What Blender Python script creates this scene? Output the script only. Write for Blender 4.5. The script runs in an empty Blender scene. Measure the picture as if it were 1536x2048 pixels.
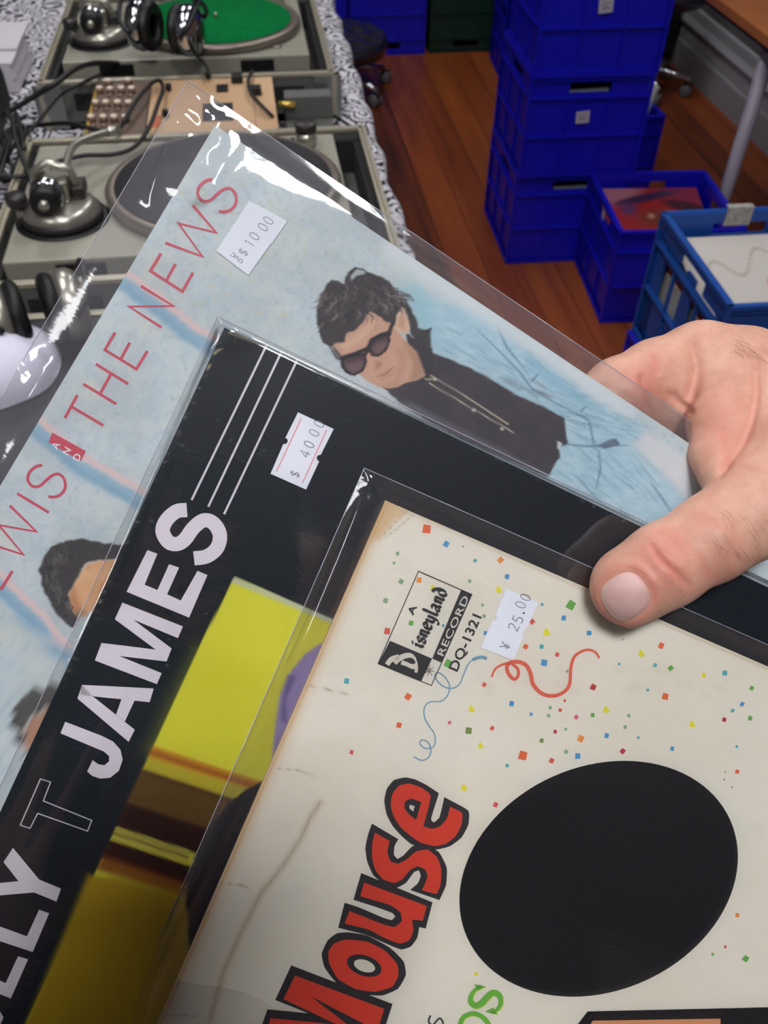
import bpy, bmesh, math, random
import numpy as np
from mathutils import Vector, Matrix
from mathutils.geometry import tessellate_polygon

random.seed(7)
RNG = np.random.default_rng(7)
PI = math.pi
SC = bpy.context.scene
COL = SC.collection

# ------------------------------------------------------------------ camera
# photograph frame 1536 x 2048, focal length 1740 px, camera 1.5 m above the floor, pitched 46 degrees down
FW, FH, FPX = 1536.0, 2048.0, 1740.0
CAM_Z = 1.5


def _n(v):
    v = np.asarray(v, float)
    return v / np.linalg.norm(v)


_D = _n((-33, 1696, FPX))                  # straight down, in camera axes (right, down, forward)
_F = np.array((-349, -1836, FPX), float)
_F = _n(_F - _D * _F.dot(_D))              # horizontal forward = world +Y
_R = np.cross(_D, _F)                      # world +X
CAMPOS = np.array((0, 0, CAM_Z))
C2W = np.array([_R, _F, -_D])              # camera axes -> world axes


def ray(px, py):
    return np.array((px - FW / 2, py - FH / 2, FPX))


def at(px, py, z):
    """point of the horizontal plane at height z seen at a place of the photograph"""
    r = ray(px, py)
    p = r * (CAM_Z - z) / r.dot(_D)
    return float(p.dot(_R)), float(p.dot(_F))


def deep(px, py, d):
    """world point at distance d along the viewing axis"""
    return C2W @ (ray(px, py) / FPX * d) + CAMPOS


cam_data = bpy.data.cameras.new('camera')
cam_data.sensor_fit = 'VERTICAL'
cam_data.sensor_height = 36.0
cam_data.sensor_width = 27.0
cam_data.lens = FPX / FH * 36.0
cam_data.clip_start = 0.01
cam_data.clip_end = 50
cam_data.dof.use_dof = True
cam_data.dof.focus_distance = 0.285
cam_data.dof.aperture_fstop = 24.0
cam = bpy.data.objects.new('camera', cam_data)
COL.objects.link(cam)
rw = C2W @ np.array((1, 0, 0)); uw = C2W @ np.array((0, -1, 0)); bw = C2W @ np.array((0, 0, -1))
cam.matrix_world = Matrix(((rw[0], uw[0], bw[0], 0), (rw[1], uw[1], bw[1], 0), (rw[2], uw[2], bw[2], CAM_Z), (0, 0, 0, 1)))
SC.camera = cam

# ------------------------------------------------------------------ light, exposure
SC.view_settings.view_transform = 'Standard'
SC.view_settings.look = 'None'
SC.view_settings.exposure = 0.0
SC.view_settings.gamma = 1.0
SC.view_settings.use_curve_mapping = False
SC.cycles.transparent_max_bounces = 24
SC.cycles.max_bounces = 10
SC.cycles.sample_clamp_indirect = 6.0
world = bpy.data.worlds.new('room_air')
SC.world = world
world.use_nodes = True
world.node_tree.nodes['Background'].inputs[0].default_value = (0.9, 0.94, 1.0, 1)
world.node_tree.nodes['Background'].inputs[1].default_value = 0.25
# ceiling tubes: (x, y, length along y, strength)
TUBE_LIGHT = 15.0
# (x, y, length along x, length along y, strength factor)
TUBES = [(-0.55, 1.2, 0.22, 1.25, 1.0), (0.95, 1.2, 0.22, 1.25, 1.0), (-0.55, 3.3, 0.22, 1.25, 1.0), (0.95, 3.3, 0.22, 1.25, 1.0), (0.07, -0.62, 0.44, 0.28, 5.2), (-1.55, -0.95, 0.24, 1.25, 0.9)]  # last one, near the left wall, is added for highlights on the sleeve folds
CEIL = 3.0


# ------------------------------------------------------------------ helpers
def lin(c):
    return tuple(((x / 255) / 12.92 if x / 255 <= 0.04045 else ((x / 255 + 0.055) / 1.055) ** 2.4) for x in c[:3])


def mat(name, rgb, rough=0.5, metal=0.0, spec=0.5, emit=0.0, coat=0.0, bump=None, mottle=None, ramp=None):
    """plain procedural material; rgb in sRGB 0-255"""
    m = bpy.data.materials.new(name)
    m.use_nodes = True
    nt = m.node_tree
    b = nt.nodes['Principled BSDF']
    col = lin(rgb) + (1,)
    b.inputs['Base Color'].default_value = col
    b.inputs['Roughness'].default_value = rough
    b.inputs['Metallic'].default_value = metal
    b.inputs['Specular IOR Level'].default_value = spec
    b.inputs['Coat Weight'].default_value = coat
    if emit:
        b.inputs['Emission Color'].default_value = col
        b.inputs['Emission Strength'].default_value = emit
    if mottle:                                  # (scale, other rgb, lo, hi)
        tc = nt.nodes.new('ShaderNodeTexCoord')
        nz = nt.nodes.new('ShaderNodeTexNoise')
        nz.inputs['Scale'].default_value = mottle[0]
        nz.inputs['Detail'].default_value = 5
        nt.links.new(tc.outputs['Object'], nz.inputs['Vector'])
        mr = nt.nodes.new('ShaderNodeMapRange')
        mr.inputs[1].default_value = mottle[2]
        mr.inputs[2].default_value = mottle[3]
        nt.links.new(nz.outputs['Fac'], mr.inputs[0])
        mx = nt.nodes.new('ShaderNodeMix')
        mx.data_type = 'RGBA'
        mx.inputs['A'].default_value = col
        mx.inputs['B'].default_value = lin(mottle[1]) + (1,)
        nt.links.new(mr.outputs[0], mx.inputs['Factor'])
        nt.links.new(mx.outputs['Result'], b.inputs['Base Color'])
    if bump:                                    # (scale, strength, distance)
        tc = nt.nodes.new('ShaderNodeTexCoord')
        nz = nt.nodes.new('ShaderNodeTexNoise')
        nz.inputs['Scale'].default_value = bump[0]
        nz.inputs['Detail'].default_value = 4
        nt.links.new(tc.outputs['Object'], nz.inputs['Vector'])
        bp = nt.nodes.new('ShaderNodeBump')
        bp.inputs['Strength'].default_value = bump[1]
        bp.inputs['Distance'].default_value = bump[2]
        nt.links.new(nz.outputs['Fac'], bp.inputs['Height'])
        nt.links.new(bp.outputs['Normal'], b.inputs['Normal'])
    return m


class MB:
    """collects shapes into one mesh with material slots"""

    def __init__(self):
        self.v, self.f, self.m, self.s = [], [], [], []
        self.mats = []

    def mi(self, m):
        if m not in self.mats:
            self.mats.append(m)
        return self.mats.index(m)

    def add(self, verts, faces, m, smooth=False, M=None):
        o = len(self.v)
        k = self.mi(m)
        for p in verts:
            p = Vector(p)
            self.v.append(tuple(M @ p) if M is not None else tuple(p))
        for f in faces:
            self.f.append(tuple(i + o for i in f))
            self.m.append(k)
            self.s.append(smooth)
        return self

    def box(self, x0, y0, z0, x1, y1, z1, m, M=None, bev=0.0):
        if bev > 0:
            bm = bmesh.new()
            bmesh.ops.create_cube(bm, size=1)
            for v in bm.verts:
                v.co = Vector(((x0 + x1) / 2 + v.co.x * (x1 - x0), (y0 + y1) / 2 + v.co.y * (y1 - y0), (z0 + z1) / 2 + v.co.z * (z1 - z0)))
            bmesh.ops.bevel(bm, geom=list(bm.edges), offset=bev, segments=2, affect='EDGES', profile=0.6)
            bm.verts.ensure_lookup_table()
            vs = [v.co.copy() for v in bm.verts]
            idx = {v: i for i, v in enumerate(bm.verts)}
            fs = [[idx[v] for v in f.verts] for f in bm.faces]
            bm.free()
            return self.add(vs, fs, m, False, M)
        vs = [(x0, y0, z0), (x1, y0, z0), (x1, y1, z0), (x0, y1, z0), (x0, y0, z1), (x1, y0, z1), (x1, y1, z1), (x0, y1, z1)]
        fs = [(0, 3, 2, 1), (4, 5, 6, 7), (0, 1, 5, 4), (1, 2, 6, 5), (2, 3, 7, 6), (3, 0, 4, 7)]
        return self.add(vs, fs, m, False, M)

    def lathe(self, prof, m, seg=32, M=None, smooth=True, cap=True):
        """prof: list of (r, z)"""
        vs, fs = [], []
        n = len(prof)
        for k in range(seg):
            a = 2 * PI * k / seg
            for r, z in prof:
                vs.append((r * math.cos(a), r * math.sin(a), z))
        for k in range(seg):
            k2 = (k + 1) % seg
            for i in range(n - 1):
                fs.append((k * n + i, k2 * n + i, k2 * n + i + 1, k * n + i + 1))
        if cap:
            if prof[0][0] > 1e-6:
                fs.append(tuple(k * n for k in range(seg))[::-1])
            if prof[-1][0] > 1e-6:
                fs.append(tuple(k * n + n - 1 for k in range(seg)))
        return self.add(vs, fs, m, smooth, M)

    def tube(self, pts, r, m, seg=10, M=None, cap=True):
        """round bar along points; r a number or one per point"""
        P = [Vector(p) for p in pts]
        R = r if hasattr(r, '__len__') else [r] * len(P)
        vs, fs = [], []
        up = Vector((0, 0, 1))
        prev = None
        for i, p in enumerate(P):
            t = (P[min(i + 1, len(P) - 1)] - P[max(i - 1, 0)]).normalized()
            if prev is None:
                a = t.cross(up)
                if a.length < 1e-3:
                    a = t.cross(Vector((1, 0, 0)))
            else:
                a = prev - t * prev.dot(t)
            a.normalize()
            prev = a
            b = t.cross(a)
            for k in range(seg):
                an = 2 * PI * k / seg
                vs.append(p + (a * math.cos(an) + b * math.sin(an)) * R[i])
        n = len(P)
        for i in range(n - 1):
            for k in range(seg):
                k2 = (k + 1) % seg
                fs.append((i * seg + k, i * seg + k2, (i + 1) * seg + k2, (i + 1) * seg + k))
        if cap:
            fs.append(tuple(range(seg))[::-1])
            fs.append(tuple((n - 1) * seg + k for k in range(seg)))
        return self.add(vs, fs, m, True, M)

    def ball(self, c, r, m, M=None, seg=20, rings=12):
        rx, ry, rz = r if hasattr(r, '__len__') else (r, r, r)
        vs, fs = [], []
        for i in range(rings + 1):
            th = PI * i / rings
            for k in range(seg):
                a = 2 * PI * k / seg
                vs.append((c[0] + rx * math.sin(th) * math.cos(a), c[1] + ry * math.sin(th) * math.sin(a), c[2] + rz * math.cos(th)))
        for i in range(rings):
            for k in range(seg):
                k2 = (k + 1) % seg
                fs.append((i * seg + k, (i + 1) * seg + k, (i + 1) * seg + k2, i * seg + k2))
        return self.add(vs, fs, m, True, M)

    def poly(self, pts2, h, m, f3=None):
        """flat printed polygon (pts2: local xy), lifted by h"""
        P = [Vector((p[0], p[1], 0)) for p in pts2]
        tris = tessellate_polygon([P])
        vs = [(p.x, p.y, h) for p in P]
        fs = []
        for t in tris:
            a, b, c = (P[i] for i in t)
            if (b - a).cross(c - a).z < 0:
                t = (t[0], t[2], t[1])
            fs.append(tuple(t))
        return self.add(vs, fs, m, False)

    def stroke(self, pts2, w, h, m, round_cap=False):
        """flat ribbon along 2-D points, w a number or one per point"""
        P = [Vector((p[0], p[1])) for p in pts2]
        n = len(P)
        W = w if hasattr(w, '__len__') else [w] * n
        L, Rr = [], []
        for i in range(n):
            a = (P[i] - P[i - 1]).normalized() if i else (P[1] - P[0]).normalized()
            b = (P[i + 1] - P[i]).normalized() if i < n - 1 else a
            t = a + b
            if t.length < 1e-6:
                t = a
            t.normalize()
            nn = Vector((-t.y, t.x))
            k = 1 / max(0.5, abs(nn.dot(Vector((-a.y, a.x)))))
            L.append(P[i] + nn * W[i] / 2 * k)
            Rr.append(P[i] - nn * W[i] / 2 * k)
        vs = [(p.x, p.y, h) for p in L] + [(p.x, p.y, h) for p in Rr]
        fs = [(i + n, i + 1 + n, i + 1, i) for i in range(n - 1)]
        return self.add(vs, fs, m, False)

    def build(self, name, parent=None, loc=None, rotz=0.0):
        me = bpy.data.meshes.new(name)
        me.from_pydata(self.v, [], self.f)
        for m in self.mats:
            me.materials.append(m)
        me.polygons.foreach_set('material_index', self.m)
        me.polygons.foreach_set('use_smooth', self.s)
        me.update()
        o = bpy.data.objects.new(name, me)
        COL.objects.link(o)
        if parent is not None:
            o.parent = parent
        if loc is not None:
            o.location = loc
            o.rotation_euler[2] = rotz
        return o


def tag(o, label=None, cat=None, group=None, kind=None):
    for k, v in (('label', label), ('category', cat), ('group', group), ('kind', kind)):
        if v:
            o[k] = v
    return o


def empty(name, loc, rotz=0.0, label=None, cat=None, group=None):
    o = bpy.data.objects.new(name, None)
    o.empty_display_size = 0.05
    COL.objects.link(o)
    o.location = loc
    o.rotation_euler[2] = rotz
    return tag(o, label, cat, group)


def copy_tree(o, parent=None):
    c = o.copy()
    COL.objects.link(c)
    if parent is not None:
        c.parent = parent
    for ch in list(o.children):
        copy_tree(ch, c)
    return c


def spline(pts, n=8):
    """Catmull-Rom through points"""
    P = [np.asarray(p, float) for p in pts]
    P = [2 * P[0] - P[1]] + P + [2 * P[-1] - P[-2]]
    out = []
    for i in range(1, len(P) - 2):
        for k in range(n):
            t = k / n
            out.append(0.5 * (2 * P[i] + (P[i + 1] - P[i - 1]) * t + (2 * P[i - 1] - 5 * P[i] + 4 * P[i + 1] - P[i + 2]) * t * t
                              + (3 * P[i] - P[i - 1] - 3 * P[i + 1] + P[i + 2]) * t ** 3))
    out.append(P[-2])
    return out


def rotm(axis, deg, loc=(0, 0, 0)):
    return Matrix.Translation(Vector(loc)) @ Matrix.Rotation(math.radians(deg), 4, axis)

# ------------------------------------------------------------------ room shell
def floor_material():
    m = bpy.data.materials.new('floor_boards')
    m.use_nodes = True
    nt = m.node_tree
    b = nt.nodes['Principled BSDF']
    N, L = nt.nodes.new, nt.links.new
    tc = N('ShaderNodeTexCoord')
    sp = N('ShaderNodeSeparateXYZ')
    L(tc.outputs['Object'], sp.inputs[0])

    def math_(op, a, bb=None):
        n = N('ShaderNodeMath')
        n.operation = op
        for i, x in enumerate((a, bb)):
            if x is None:
                continue
            if isinstance(x, (int, float)):
                n.inputs[i].default_value = x
            else:
                L(x, n.inputs[i])
        return n.outputs[0]
    u = math_('DIVIDE', sp.outputs[0], 0.118)
    cell = math_('FLOOR', u)
    fr = math_('SUBTRACT', u, cell)
    cb = N('ShaderNodeCombineXYZ')
    L(cell, cb.inputs[0])
    wn = N('ShaderNodeTexWhiteNoise')
    L(cb.outputs[0], wn.inputs['Vector'])
    # grain stretched along the boards
    gv = N('ShaderNodeCombineXYZ')
    L(math_('MULTIPLY', sp.outputs[0], 26.0), gv.inputs[0])
    L(math_('MULTIPLY', sp.outputs[1], 1.6), gv.inputs[1])
    L(math_('MULTIPLY', cell, 3.7), gv.inputs[2])
    nz = N('ShaderNodeTexNoise')
    nz.inputs['Scale'].default_value = 1.0
    nz.inputs['Detail'].default_value = 5
    nz.inputs['Distortion'].default_value = 0.4
    L(gv.outputs[0], nz.inputs['Vector'])
    mixv = math_('ADD', math_('MULTIPLY', wn.outputs['Value'], 0.5), math_('MULTIPLY', nz.outputs['Fac'], 0.6))
    cr = N('ShaderNodeValToRGB')
    e = cr.color_ramp.elements
    e[0].position = 0.2
    e[0].color = lin((60, 28, 10)) + (1,)
    e[1].position = 0.95
    e[1].color = lin((176, 84, 30)) + (1,)
    k = e.new(0.5)
    k.color = lin((126, 56, 24)) + (1,)
    k = e.new(0.72)
    k.color = lin((146, 74, 26)) + (1,)
    L(mixv, cr.inputs[0])
    gap = math_('LESS_THAN', fr, 0.025)
    mx = N('ShaderNodeMix')
    mx.data_type = 'RGBA'
    L(gap, mx.inputs['Factor'])
    L(cr.outputs[0], mx.inputs['A'])
    mx.inputs['B'].default_value = lin((30, 12, 6)) + (1,)
    L(mx.outputs['Result'], b.inputs['Base Color'])
    b.inputs['Roughness'].default_value = 0.42
    return m


M_WALL = mat('wall_paint', (96, 94, 94), 0.7, mottle=(3, (90, 88, 90), 0.3, 0.7))
M_WALL_SHADE = mat('wall_paint_dark_grey', (98, 96, 96), 0.7)
M_SKIRT = mat('skirting_paint', (150, 148, 152), 0.5)
M_CEIL = mat('ceiling_paint', (196, 204, 214), 0.8)
RX0, RX1, RY0, RY1 = -2.4, 2.07, -2.6, 4.98

o = MB().box(RX0, RY0, -0.1, RX1, RY1, 0, floor_material()).build('floor')
tag(o, 'dark red brown polished wooden floorboards', 'floor', kind='structure')
o = MB().box(RX0, RY0, CEIL, RX1, RY1, CEIL + 0.1, M_CEIL).build('ceiling')
tag(o, 'pale painted ceiling above the room', 'ceiling', kind='structure')
for nm, b in (('wall_right', (RX1, RY0, -0.1, RX1 + 0.1, RY1, CEIL + 0.1)), ('wall_left', (RX0 - 0.1, RY0, -0.1, RX0, RY1, CEIL + 0.1)),
              ('wall_back', (RX0 - 0.1, RY1, -0.1, RX1 + 0.1, RY1 + 0.1, CEIL + 0.1)), ('wall_front', (RX0 - 0.1, RY0 - 0.1, -0.1, RX1 + 0.1, RY0, CEIL + 0.1))):
    o = MB().box(*b, M_WALL).build(nm)
    tag(o, 'grey painted wall on the %s side of the room' % nm.split('_')[1], 'wall', kind='structure')
# tall stepped skirting on the right wall
sk = MB()
prof = [(0, 0), (-0.028, 0), (-0.028, 0.112), (-0.022, 0.122), (-0.018, 0.185), (-0.030, 0.190), (-0.032, 0.200), (-0.014, 0.222), (-0.012, 0.26), (0, 0.268)]
ys = (RY0, RY1)
vs = [(RX1 + x, y, z) for y in ys for x, z in prof]
n = len(prof)
sk.add(vs, [(i, i + n, i + 1 + n, i + 1) for i in range(n - 1)], M_SKIRT)
tag(sk.build('baseboard_right'), 'tall grey moulded skirting board along the right wall', 'skirting board', kind='structure')

# ceiling tubes
def glow(k):
    m = bpy.data.materials.new('tube_glow')
    m.use_nodes = True
    b = m.node_tree.nodes['Principled BSDF']
    b.inputs['Base Color'].default_value = (1, 1, 1, 1)
    b.inputs['Emission Color'].default_value = (0.97, 0.985, 1.0, 1)
    b.inputs['Emission Strength'].default_value = TUBE_LIGHT * k
    return m


M_HOUS = mat('white_enamel', (225, 225, 225), 0.4)
for i, (x, y, lx, ly, kk) in enumerate(TUBES):
    t = empty('ceiling_light', (x, y, CEIL), 0, ('bright ceiling light over the near turntable', 'bright ceiling light over the red record crate', 'bright ceiling light over the far row of crates',
                                                'bright ceiling light over the far end of the tall crate stack', 'bright ceiling light above the person', 'added ceiling light near the left wall')[i], 'light', 'ceiling lights')
    MB().box(-lx / 2 - 0.03, -ly / 2 - 0.03, -0.05, lx / 2 + 0.03, ly / 2 + 0.03, 0.0, M_HOUS).build('housing', t)
    MB().box(-lx / 2, -ly / 2, -0.075, lx / 2, ly / 2, -0.052, glow(kk)).build('diffuser', t)

# ------------------------------------------------------------------ crates
M_BLUE = mat('blue_plastic', (12, 16, 178), 0.38, spec=0.5, bump=(60, 0.15, 0.002))
M_BLUE2 = mat('lighter_blue_plastic', (26, 78, 160), 0.4, spec=0.5, bump=(60, 0.15, 0.002))
M_GREEN = mat('dark_green_plastic', (10, 44, 34), 0.42)
M_LABEL = mat('label_paper', (178, 172, 186), 0.7)
M_INK = mat('grey_print', (120, 110, 120), 0.8)
M_INK2 = mat('dark_print', (58, 52, 66), 0.8)
CW, CDP, CH = 0.372, 0.385, 0.300


def crate_mesh(m, W=CW, D=CDP, H=CH, windows=False):
    b = MB()
    t = 0.006
    x0, x1, y0, y1 = -W / 2, W / 2, 0.0, D
    b.box(x0 + t, y0 + t, 0.004, x1 - t, y1 - t, 0.012, m)
    zs0, zs1, sw = 0.248, 0.276, 0.063          # hand slot
    i = 0.010                                   # wall plane lies this far inside the rib edge
    for side in range(4):
        L = W if side % 2 == 0 else D
        if side == 0:
            M = Matrix.Translation((0, y0, 0))
        elif side == 2:
            M = Matrix.Translation((0, y1, 0)) @ Matrix.Rotation(PI, 4, 'Z')
        elif side == 1:
            M = Matrix.Translation((x1, D / 2, 0)) @ Matrix.Rotation(PI / 2, 4, 'Z')
        else:
            M = Matrix.Translation((x0, D / 2, 0)) @ Matrix.Rotation(-PI / 2, 4, 'Z')
        h = L / 2 - 0.001 * side
        # wall panels around the slot (local: x along, y depth inwards)
        if windows and side in (1, 3):
            for a0, a1 in ((-h + i, -h + 0.055), (-0.022, 0.022), (h - 0.055, h - i)):
                b.box(a0, i, 0.004, a1, i + t, 0.255, m, M)
            b.box(-h + i, i, 0.004, h - i, i + t, 0.125, m, M)
            b.box(-h + i, i, 0.215, h - i, i + t, zs0 - 0.01, m, M)
        else:
            b.box(-h + i, i, 0.004, h - i, i + t, zs0, m, M)
        b.box(-h + i, i, zs0, -sw, i + t, zs1, m, M)
        b.box(sw, i, zs0, h - i, i + t, zs1, m, M)
        b.box(-h + i, i, zs1, h - i, i + t, H, m, M)
        # horizontal ribs
        for z, th, inn in ((0.002, 0.010, 0.0), (0.120, 0.006, 0.001), (0.232, 0.006, 0.001), (0.282, 0.005, 0.003), (H - 0.008, 0.010, 0.0)):
            b.box(-h + inn, inn, z, h - inn, i + 0.001, z + th, m, M)
        # upright ribs
        for a in (-h + 0.004, -L / 6, L / 6, h - 0.004):
            b.box(a - 0.003, 0.0025, 0.002, a + 0.003, i + 0.001, 0.234, m, M)
        b.box(-h, 0.0005, 0.002, -h + 0.006, i + 0.001, H, m, M)
        b.box(h - 0.006, 0.0005, 0.002, h, i + 0.001, H, m, M)
    # inner lip
    return b


_crate_cache = {}


def crate(loc, rot, m, label, group, flip=False, windows=False, name='plastic_crate'):
    key = (m.name, windows)
    t = empty(name, loc, rot, label, 'crate', group)
    if key not in _crate_cache:
        _crate_cache[key] = crate_mesh(m, windows=windows).build('body', t)
        o = _crate_cache[key]
    else:
        o = _crate_cache[key].copy()
        COL.objects.link(o)
        o.parent = t
    if flip:
        o.rotation_euler[0] = PI
        o.location = (0, CDP, CH)
    return t


def paper_label(t, x, z, w=0.040, h=0.034, tilt=3):
    b = MB()
    b.box(-w / 2, -0.0012, -h / 2, w / 2, 0.0, h / 2, M_LABEL)
    for k, (a, c) in enumerate(((-0.012, 0.012), (-0.014, 0.006), (-0.010, 0.013))):
        b.box(a, -0.0016, 0.007 - k * 0.007, c, -0.0012, 0.0095 - k * 0.007, M_INK if k < 2 else M_INK2)
    o = b.build('paper_label', t)
    o.location = (x, 0.0035, z)
    o.rotation_euler[1] = math.radians(tilt)
    tag(o, 'small white paper label')
    return o


# main stack, three crates, the front left corner stands at (0.778, 2.54)
g = 'dark blue crates of the tall stack'
RZ = math.radians(-1.6)
t = crate((0.967, 2.536, 0.0), RZ, M_BLUE, 'dark blue plastic crate on the floor, lowest of the tall stack', g)
o = MB().box(-0.062, 0.018, 0.244, 0.062, 0.03, 0.252, mat('pale_sleeve_edge', (128, 130, 128), 0.6)).build('inner_sleeve_edge')
o.location = (0.975, 2.536, 0.0)
tag(o, 'pale record sleeve edge showing through the slot of the lowest crate in the tall stack', 'record sleeve', 'sleeve edges in the crate slots')
t = crate((0.971, 2.530, 0.297), math.radians(-1.2), M_BLUE, 'dark blue crate with a white label, second up in the tall stack', g)
paper_label(t, -0.012, 0.180, tilt=-4)
o = MB().box(-0.062, 0.018, 0.244, 0.062, 0.03, 0.252, bpy.data.materials['pale_sleeve_edge']).build('inner_sleeve_edge')
o.location = (0.976, 2.530, 0.297)
o.rotation_euler[1] = math.radians(-2)
tag(o, 'pale record sleeve edge in the slot just above the label of the tall stack', 'record sleeve', 'sleeve edges in the crate slots')
t = crate((0.978, 2.534, 0.594), math.radians(-1.0), M_BLUE, 'dark blue crate third up in the tall stack, its white label above the other', g)
paper_label(t, -0.006, 0.178, tilt=-6)
# stack behind it, close to the far wall
g = 'dark blue crates of the stack behind the tall stack'
for k, lb in enumerate(('dark blue crate on the floor behind the tall stack, beside the green crate', 'dark blue crate second up behind the tall stack', 'dark blue crate third up behind the tall stack with a pale sticker')):
    t = crate((1.325, 4.08, 0.297 * k), math.radians(-3.5), M_BLUE, lb, g)
    if k == 1:
        o = MB().box(-0.0012, -0.02, -0.022, 0, 0.02, 0.022, M_LABEL).build('paper_label', t)
        o.location = (-CW / 2 + 0.002, 0.06, 0.18)
        tag(o, 'pale sticker on the side')
# crates along the far wall, upside down
g = 'upside-down crates along the far wall'
xs = [0.668, 0.286, -0.096, -0.478, -0.86, -1.242]
words = ['beside the green crate', 'behind the stool', 'behind the green slipmat turntable', 'behind the headphones', 'behind the white papers', 'at the left edge of the picture']
for k, x in enumerate(xs):
    for lv in range(3):
        if lv == 2 and k in (0, 1):
            continue
        crate((x, 4.56, 0.301 * lv), 0, M_BLUE, 'dark blue far crate %s, %s' % (words[k], ('on the floor', 'second layer', 'third layer')[lv]), g, flip=True)
for lv in range(2):
    crate((1.062, 4.565, 0.301 * lv), 0, M_GREEN, ('dark green plastic crate on the floor against the far wall', 'dark green plastic crate on top of the other green crate')[lv], 'green crates by the far wall', flip=True)
# crate behind the tall stack on the right, with a sleeve poking out
t = crate((1.235, 2.945, 0.0), math.radians(2), M_BLUE, 'dark blue crate on the floor half hidden behind the tall stack', 'loose blue crates')
M_CREAM = mat('cream_card', (205, 198, 186), 0.6)
o = MB().box(-0.006, -0.10, -0.06, 0.006, 0.10, 0.10, M_CREAM).build('record_sleeve')
o.location = (1.335, 3.09, 0.30)
o.rotation_euler = (math.radians(8), math.radians(10), math.radians(20))
tag(o, 'cream record sleeve poking up beside the tall crate stack', 'record sleeve')

# red record crate
t = crate((1.172, 2.150, 0.0), math.radians(-4.5), M_BLUE, 'dark blue crate holding a red record cover, in front of the tall stack', 'loose blue crates')
o = MB().box(-0.0012, -0.010, -0.018, 0, 0.010, 0.018, M_LABEL).build('paper_label', t)
o.location = (-CW / 2 + 0.008, 0.19, 0.262)
tag(o, 'scrap of white paper in the slot')
# pale crate on a blue one at the right
crate((1.040, 1.312, 0.0), math.radians(1), M_BLUE, 'dark blue crate under the paler blue crate, nearest the hand', 'loose blue crates')
crate((1.040, 1.315, 0.300), math.radians(-1), M_BLUE2, 'paler blue crate with open side windows holding a white record cover', 'loose blue crates', windows=True)
# torn paper stuck on its far rim
b = MB()
b.box(-0.03, -0.001, -0.030, 0.03, 0.0, 0.012, mat('torn_paper', (176, 172, 166), 0.8, mottle=(90, (150, 146, 140), 0.4, 0.6)))
b.box(-0.028, 0.0, 0.010, 0.03, 0.016, 0.0125, bpy.data.materials['torn_paper'])
o = b.build('torn_label')
o.location = (1.035, 1.682, 0.600)
o.rotation_euler[2] = math.radians(-1)
tag(o, 'torn piece of white paper stuck on the rim of the paler blue crate', 'paper')


def print_plate(name, size, paint, nx=90, ny=90, thick=0.004):
    """cover with a printed face kept as colours of a fine grid (local xy, face up)"""
    xs_ = np.linspace(-size / 2, size / 2, nx)
    ys_ = np.linspace(-size / 2, size / 2, ny)
    X, Y = np.meshgrid(xs_, ys_, indexing='ij')
    rgb = paint(X / size + 0.5, Y / size + 0.5)
    v = np.stack([X, Y, np.full_like(X, thick)], -1).reshape(-1, 3).tolist()
    idx = np.arange(nx * ny).reshape(nx, ny)
    f = np.stack([idx[:-1, :-1], idx[1:, :-1], idx[1:, 1:], idx[:-1, 1:]], -1).reshape(-1, 4).tolist()
    k = len(v)
    s = size / 2
    v += [(-s, -s, 0), (s, -s, 0), (s, s, 0), (-s, s, 0)]
    c = [idx[0, 0], idx[-1, 0], idx[-1, -1], idx[0, -1]]
    f += [(k, k + 3, k + 2, k + 1)] + [(k + i, k + (i + 1) % 4, int(c[(i + 1) % 4]), int(c[i])) for i in range(4)]
    me = bpy.data.meshes.new(name)
    me.from_pydata(v, [], f)
    a = me.color_attributes.new('print', 'FLOAT_COLOR', 'POINT')
    cc = np.ones((len(v), 4), np.float32)
    cc[:nx * ny, :3] = rgb.reshape(-1, 3)
    cc[nx * ny:, :3] = rgb.mean(axis=(0, 1))
    a.data.foreach_set('color', cc.ravel())
    me.materials.append(print_material())
    o = bpy.data.objects.new(name, me)
    COL.objects.link(o)
    return o


_PM = {}


def print_material(rough=0.45, name='printed_card', spec=0.4):
    if name in _PM:
        return _PM[name]
    m = bpy.data.materials.new(name)
    m.use_nodes = True
    nt = m.node_tree
    b = nt.nodes['Principled BSDF']
    a = nt.nodes.new('ShaderNodeAttribute')
    a.attribute_name = 'print'
    nt.links.new(a.outputs['Color'], b.inputs['Base Color'])
    b.inputs['Roughness'].default_value = rough
    b.inputs['Specular IOR Level'].default_value = spec
    _PM[name] = m
    return m


def blob(U, V, u, v, r, e=1.0, a=0.0, soft=0.25):
    du, dv = U - u, V - v
    ca, sa = math.cos(a), math.sin(a)
    d = np.sqrt(((du * ca + dv * sa) / r) ** 2 + ((-du * sa + dv * ca) / (r * e)) ** 2)
    return np.clip((1 + soft - d) / (2 * soft), 0, 1)[..., None]


def paint_red(U, V):
    c = np.ones(U.shape + (3,)) * np.array(lin((150, 36, 40)))
    def lay(mask, rgb):
        nonlocal c
        c = c * (1 - mask) + np.array(lin(rgb)) * mask
    lay(blob(U, V, 0.15, 0.95, 0.30, 0.6, 0.3), (165, 100, 112))
    lay(blob(U, V, 0.85, 0.92, 0.30, 0.4, -0.3), (120, 36, 62))
    lay(blob(U, V, 0.45, 0.86, 0.34, 0.16, 0.25), (58, 34, 70))
    lay(blob(U, V, 0.85, 0.72, 0.25, 0.3, -0.35), (60, 26, 36))
    lay(blob(U, V, 0.25, 0.70, 0.08, 1, 0, 0.6), (88, 50, 96))
    lay(blob(U, V, 0.50, 0.58, 0.16, 0.6, 0.2, 0.6), (112, 54, 40))
    for u, v in ((0.46, 0.60), (0.56, 0.50), (0.66, 0.28), (0.70, 0.22), (0.64, 0.20)):
        lay(blob(U, V, u, v, 0.03, 1, 0, 0.7), (196, 140, 110))
    return c


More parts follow.
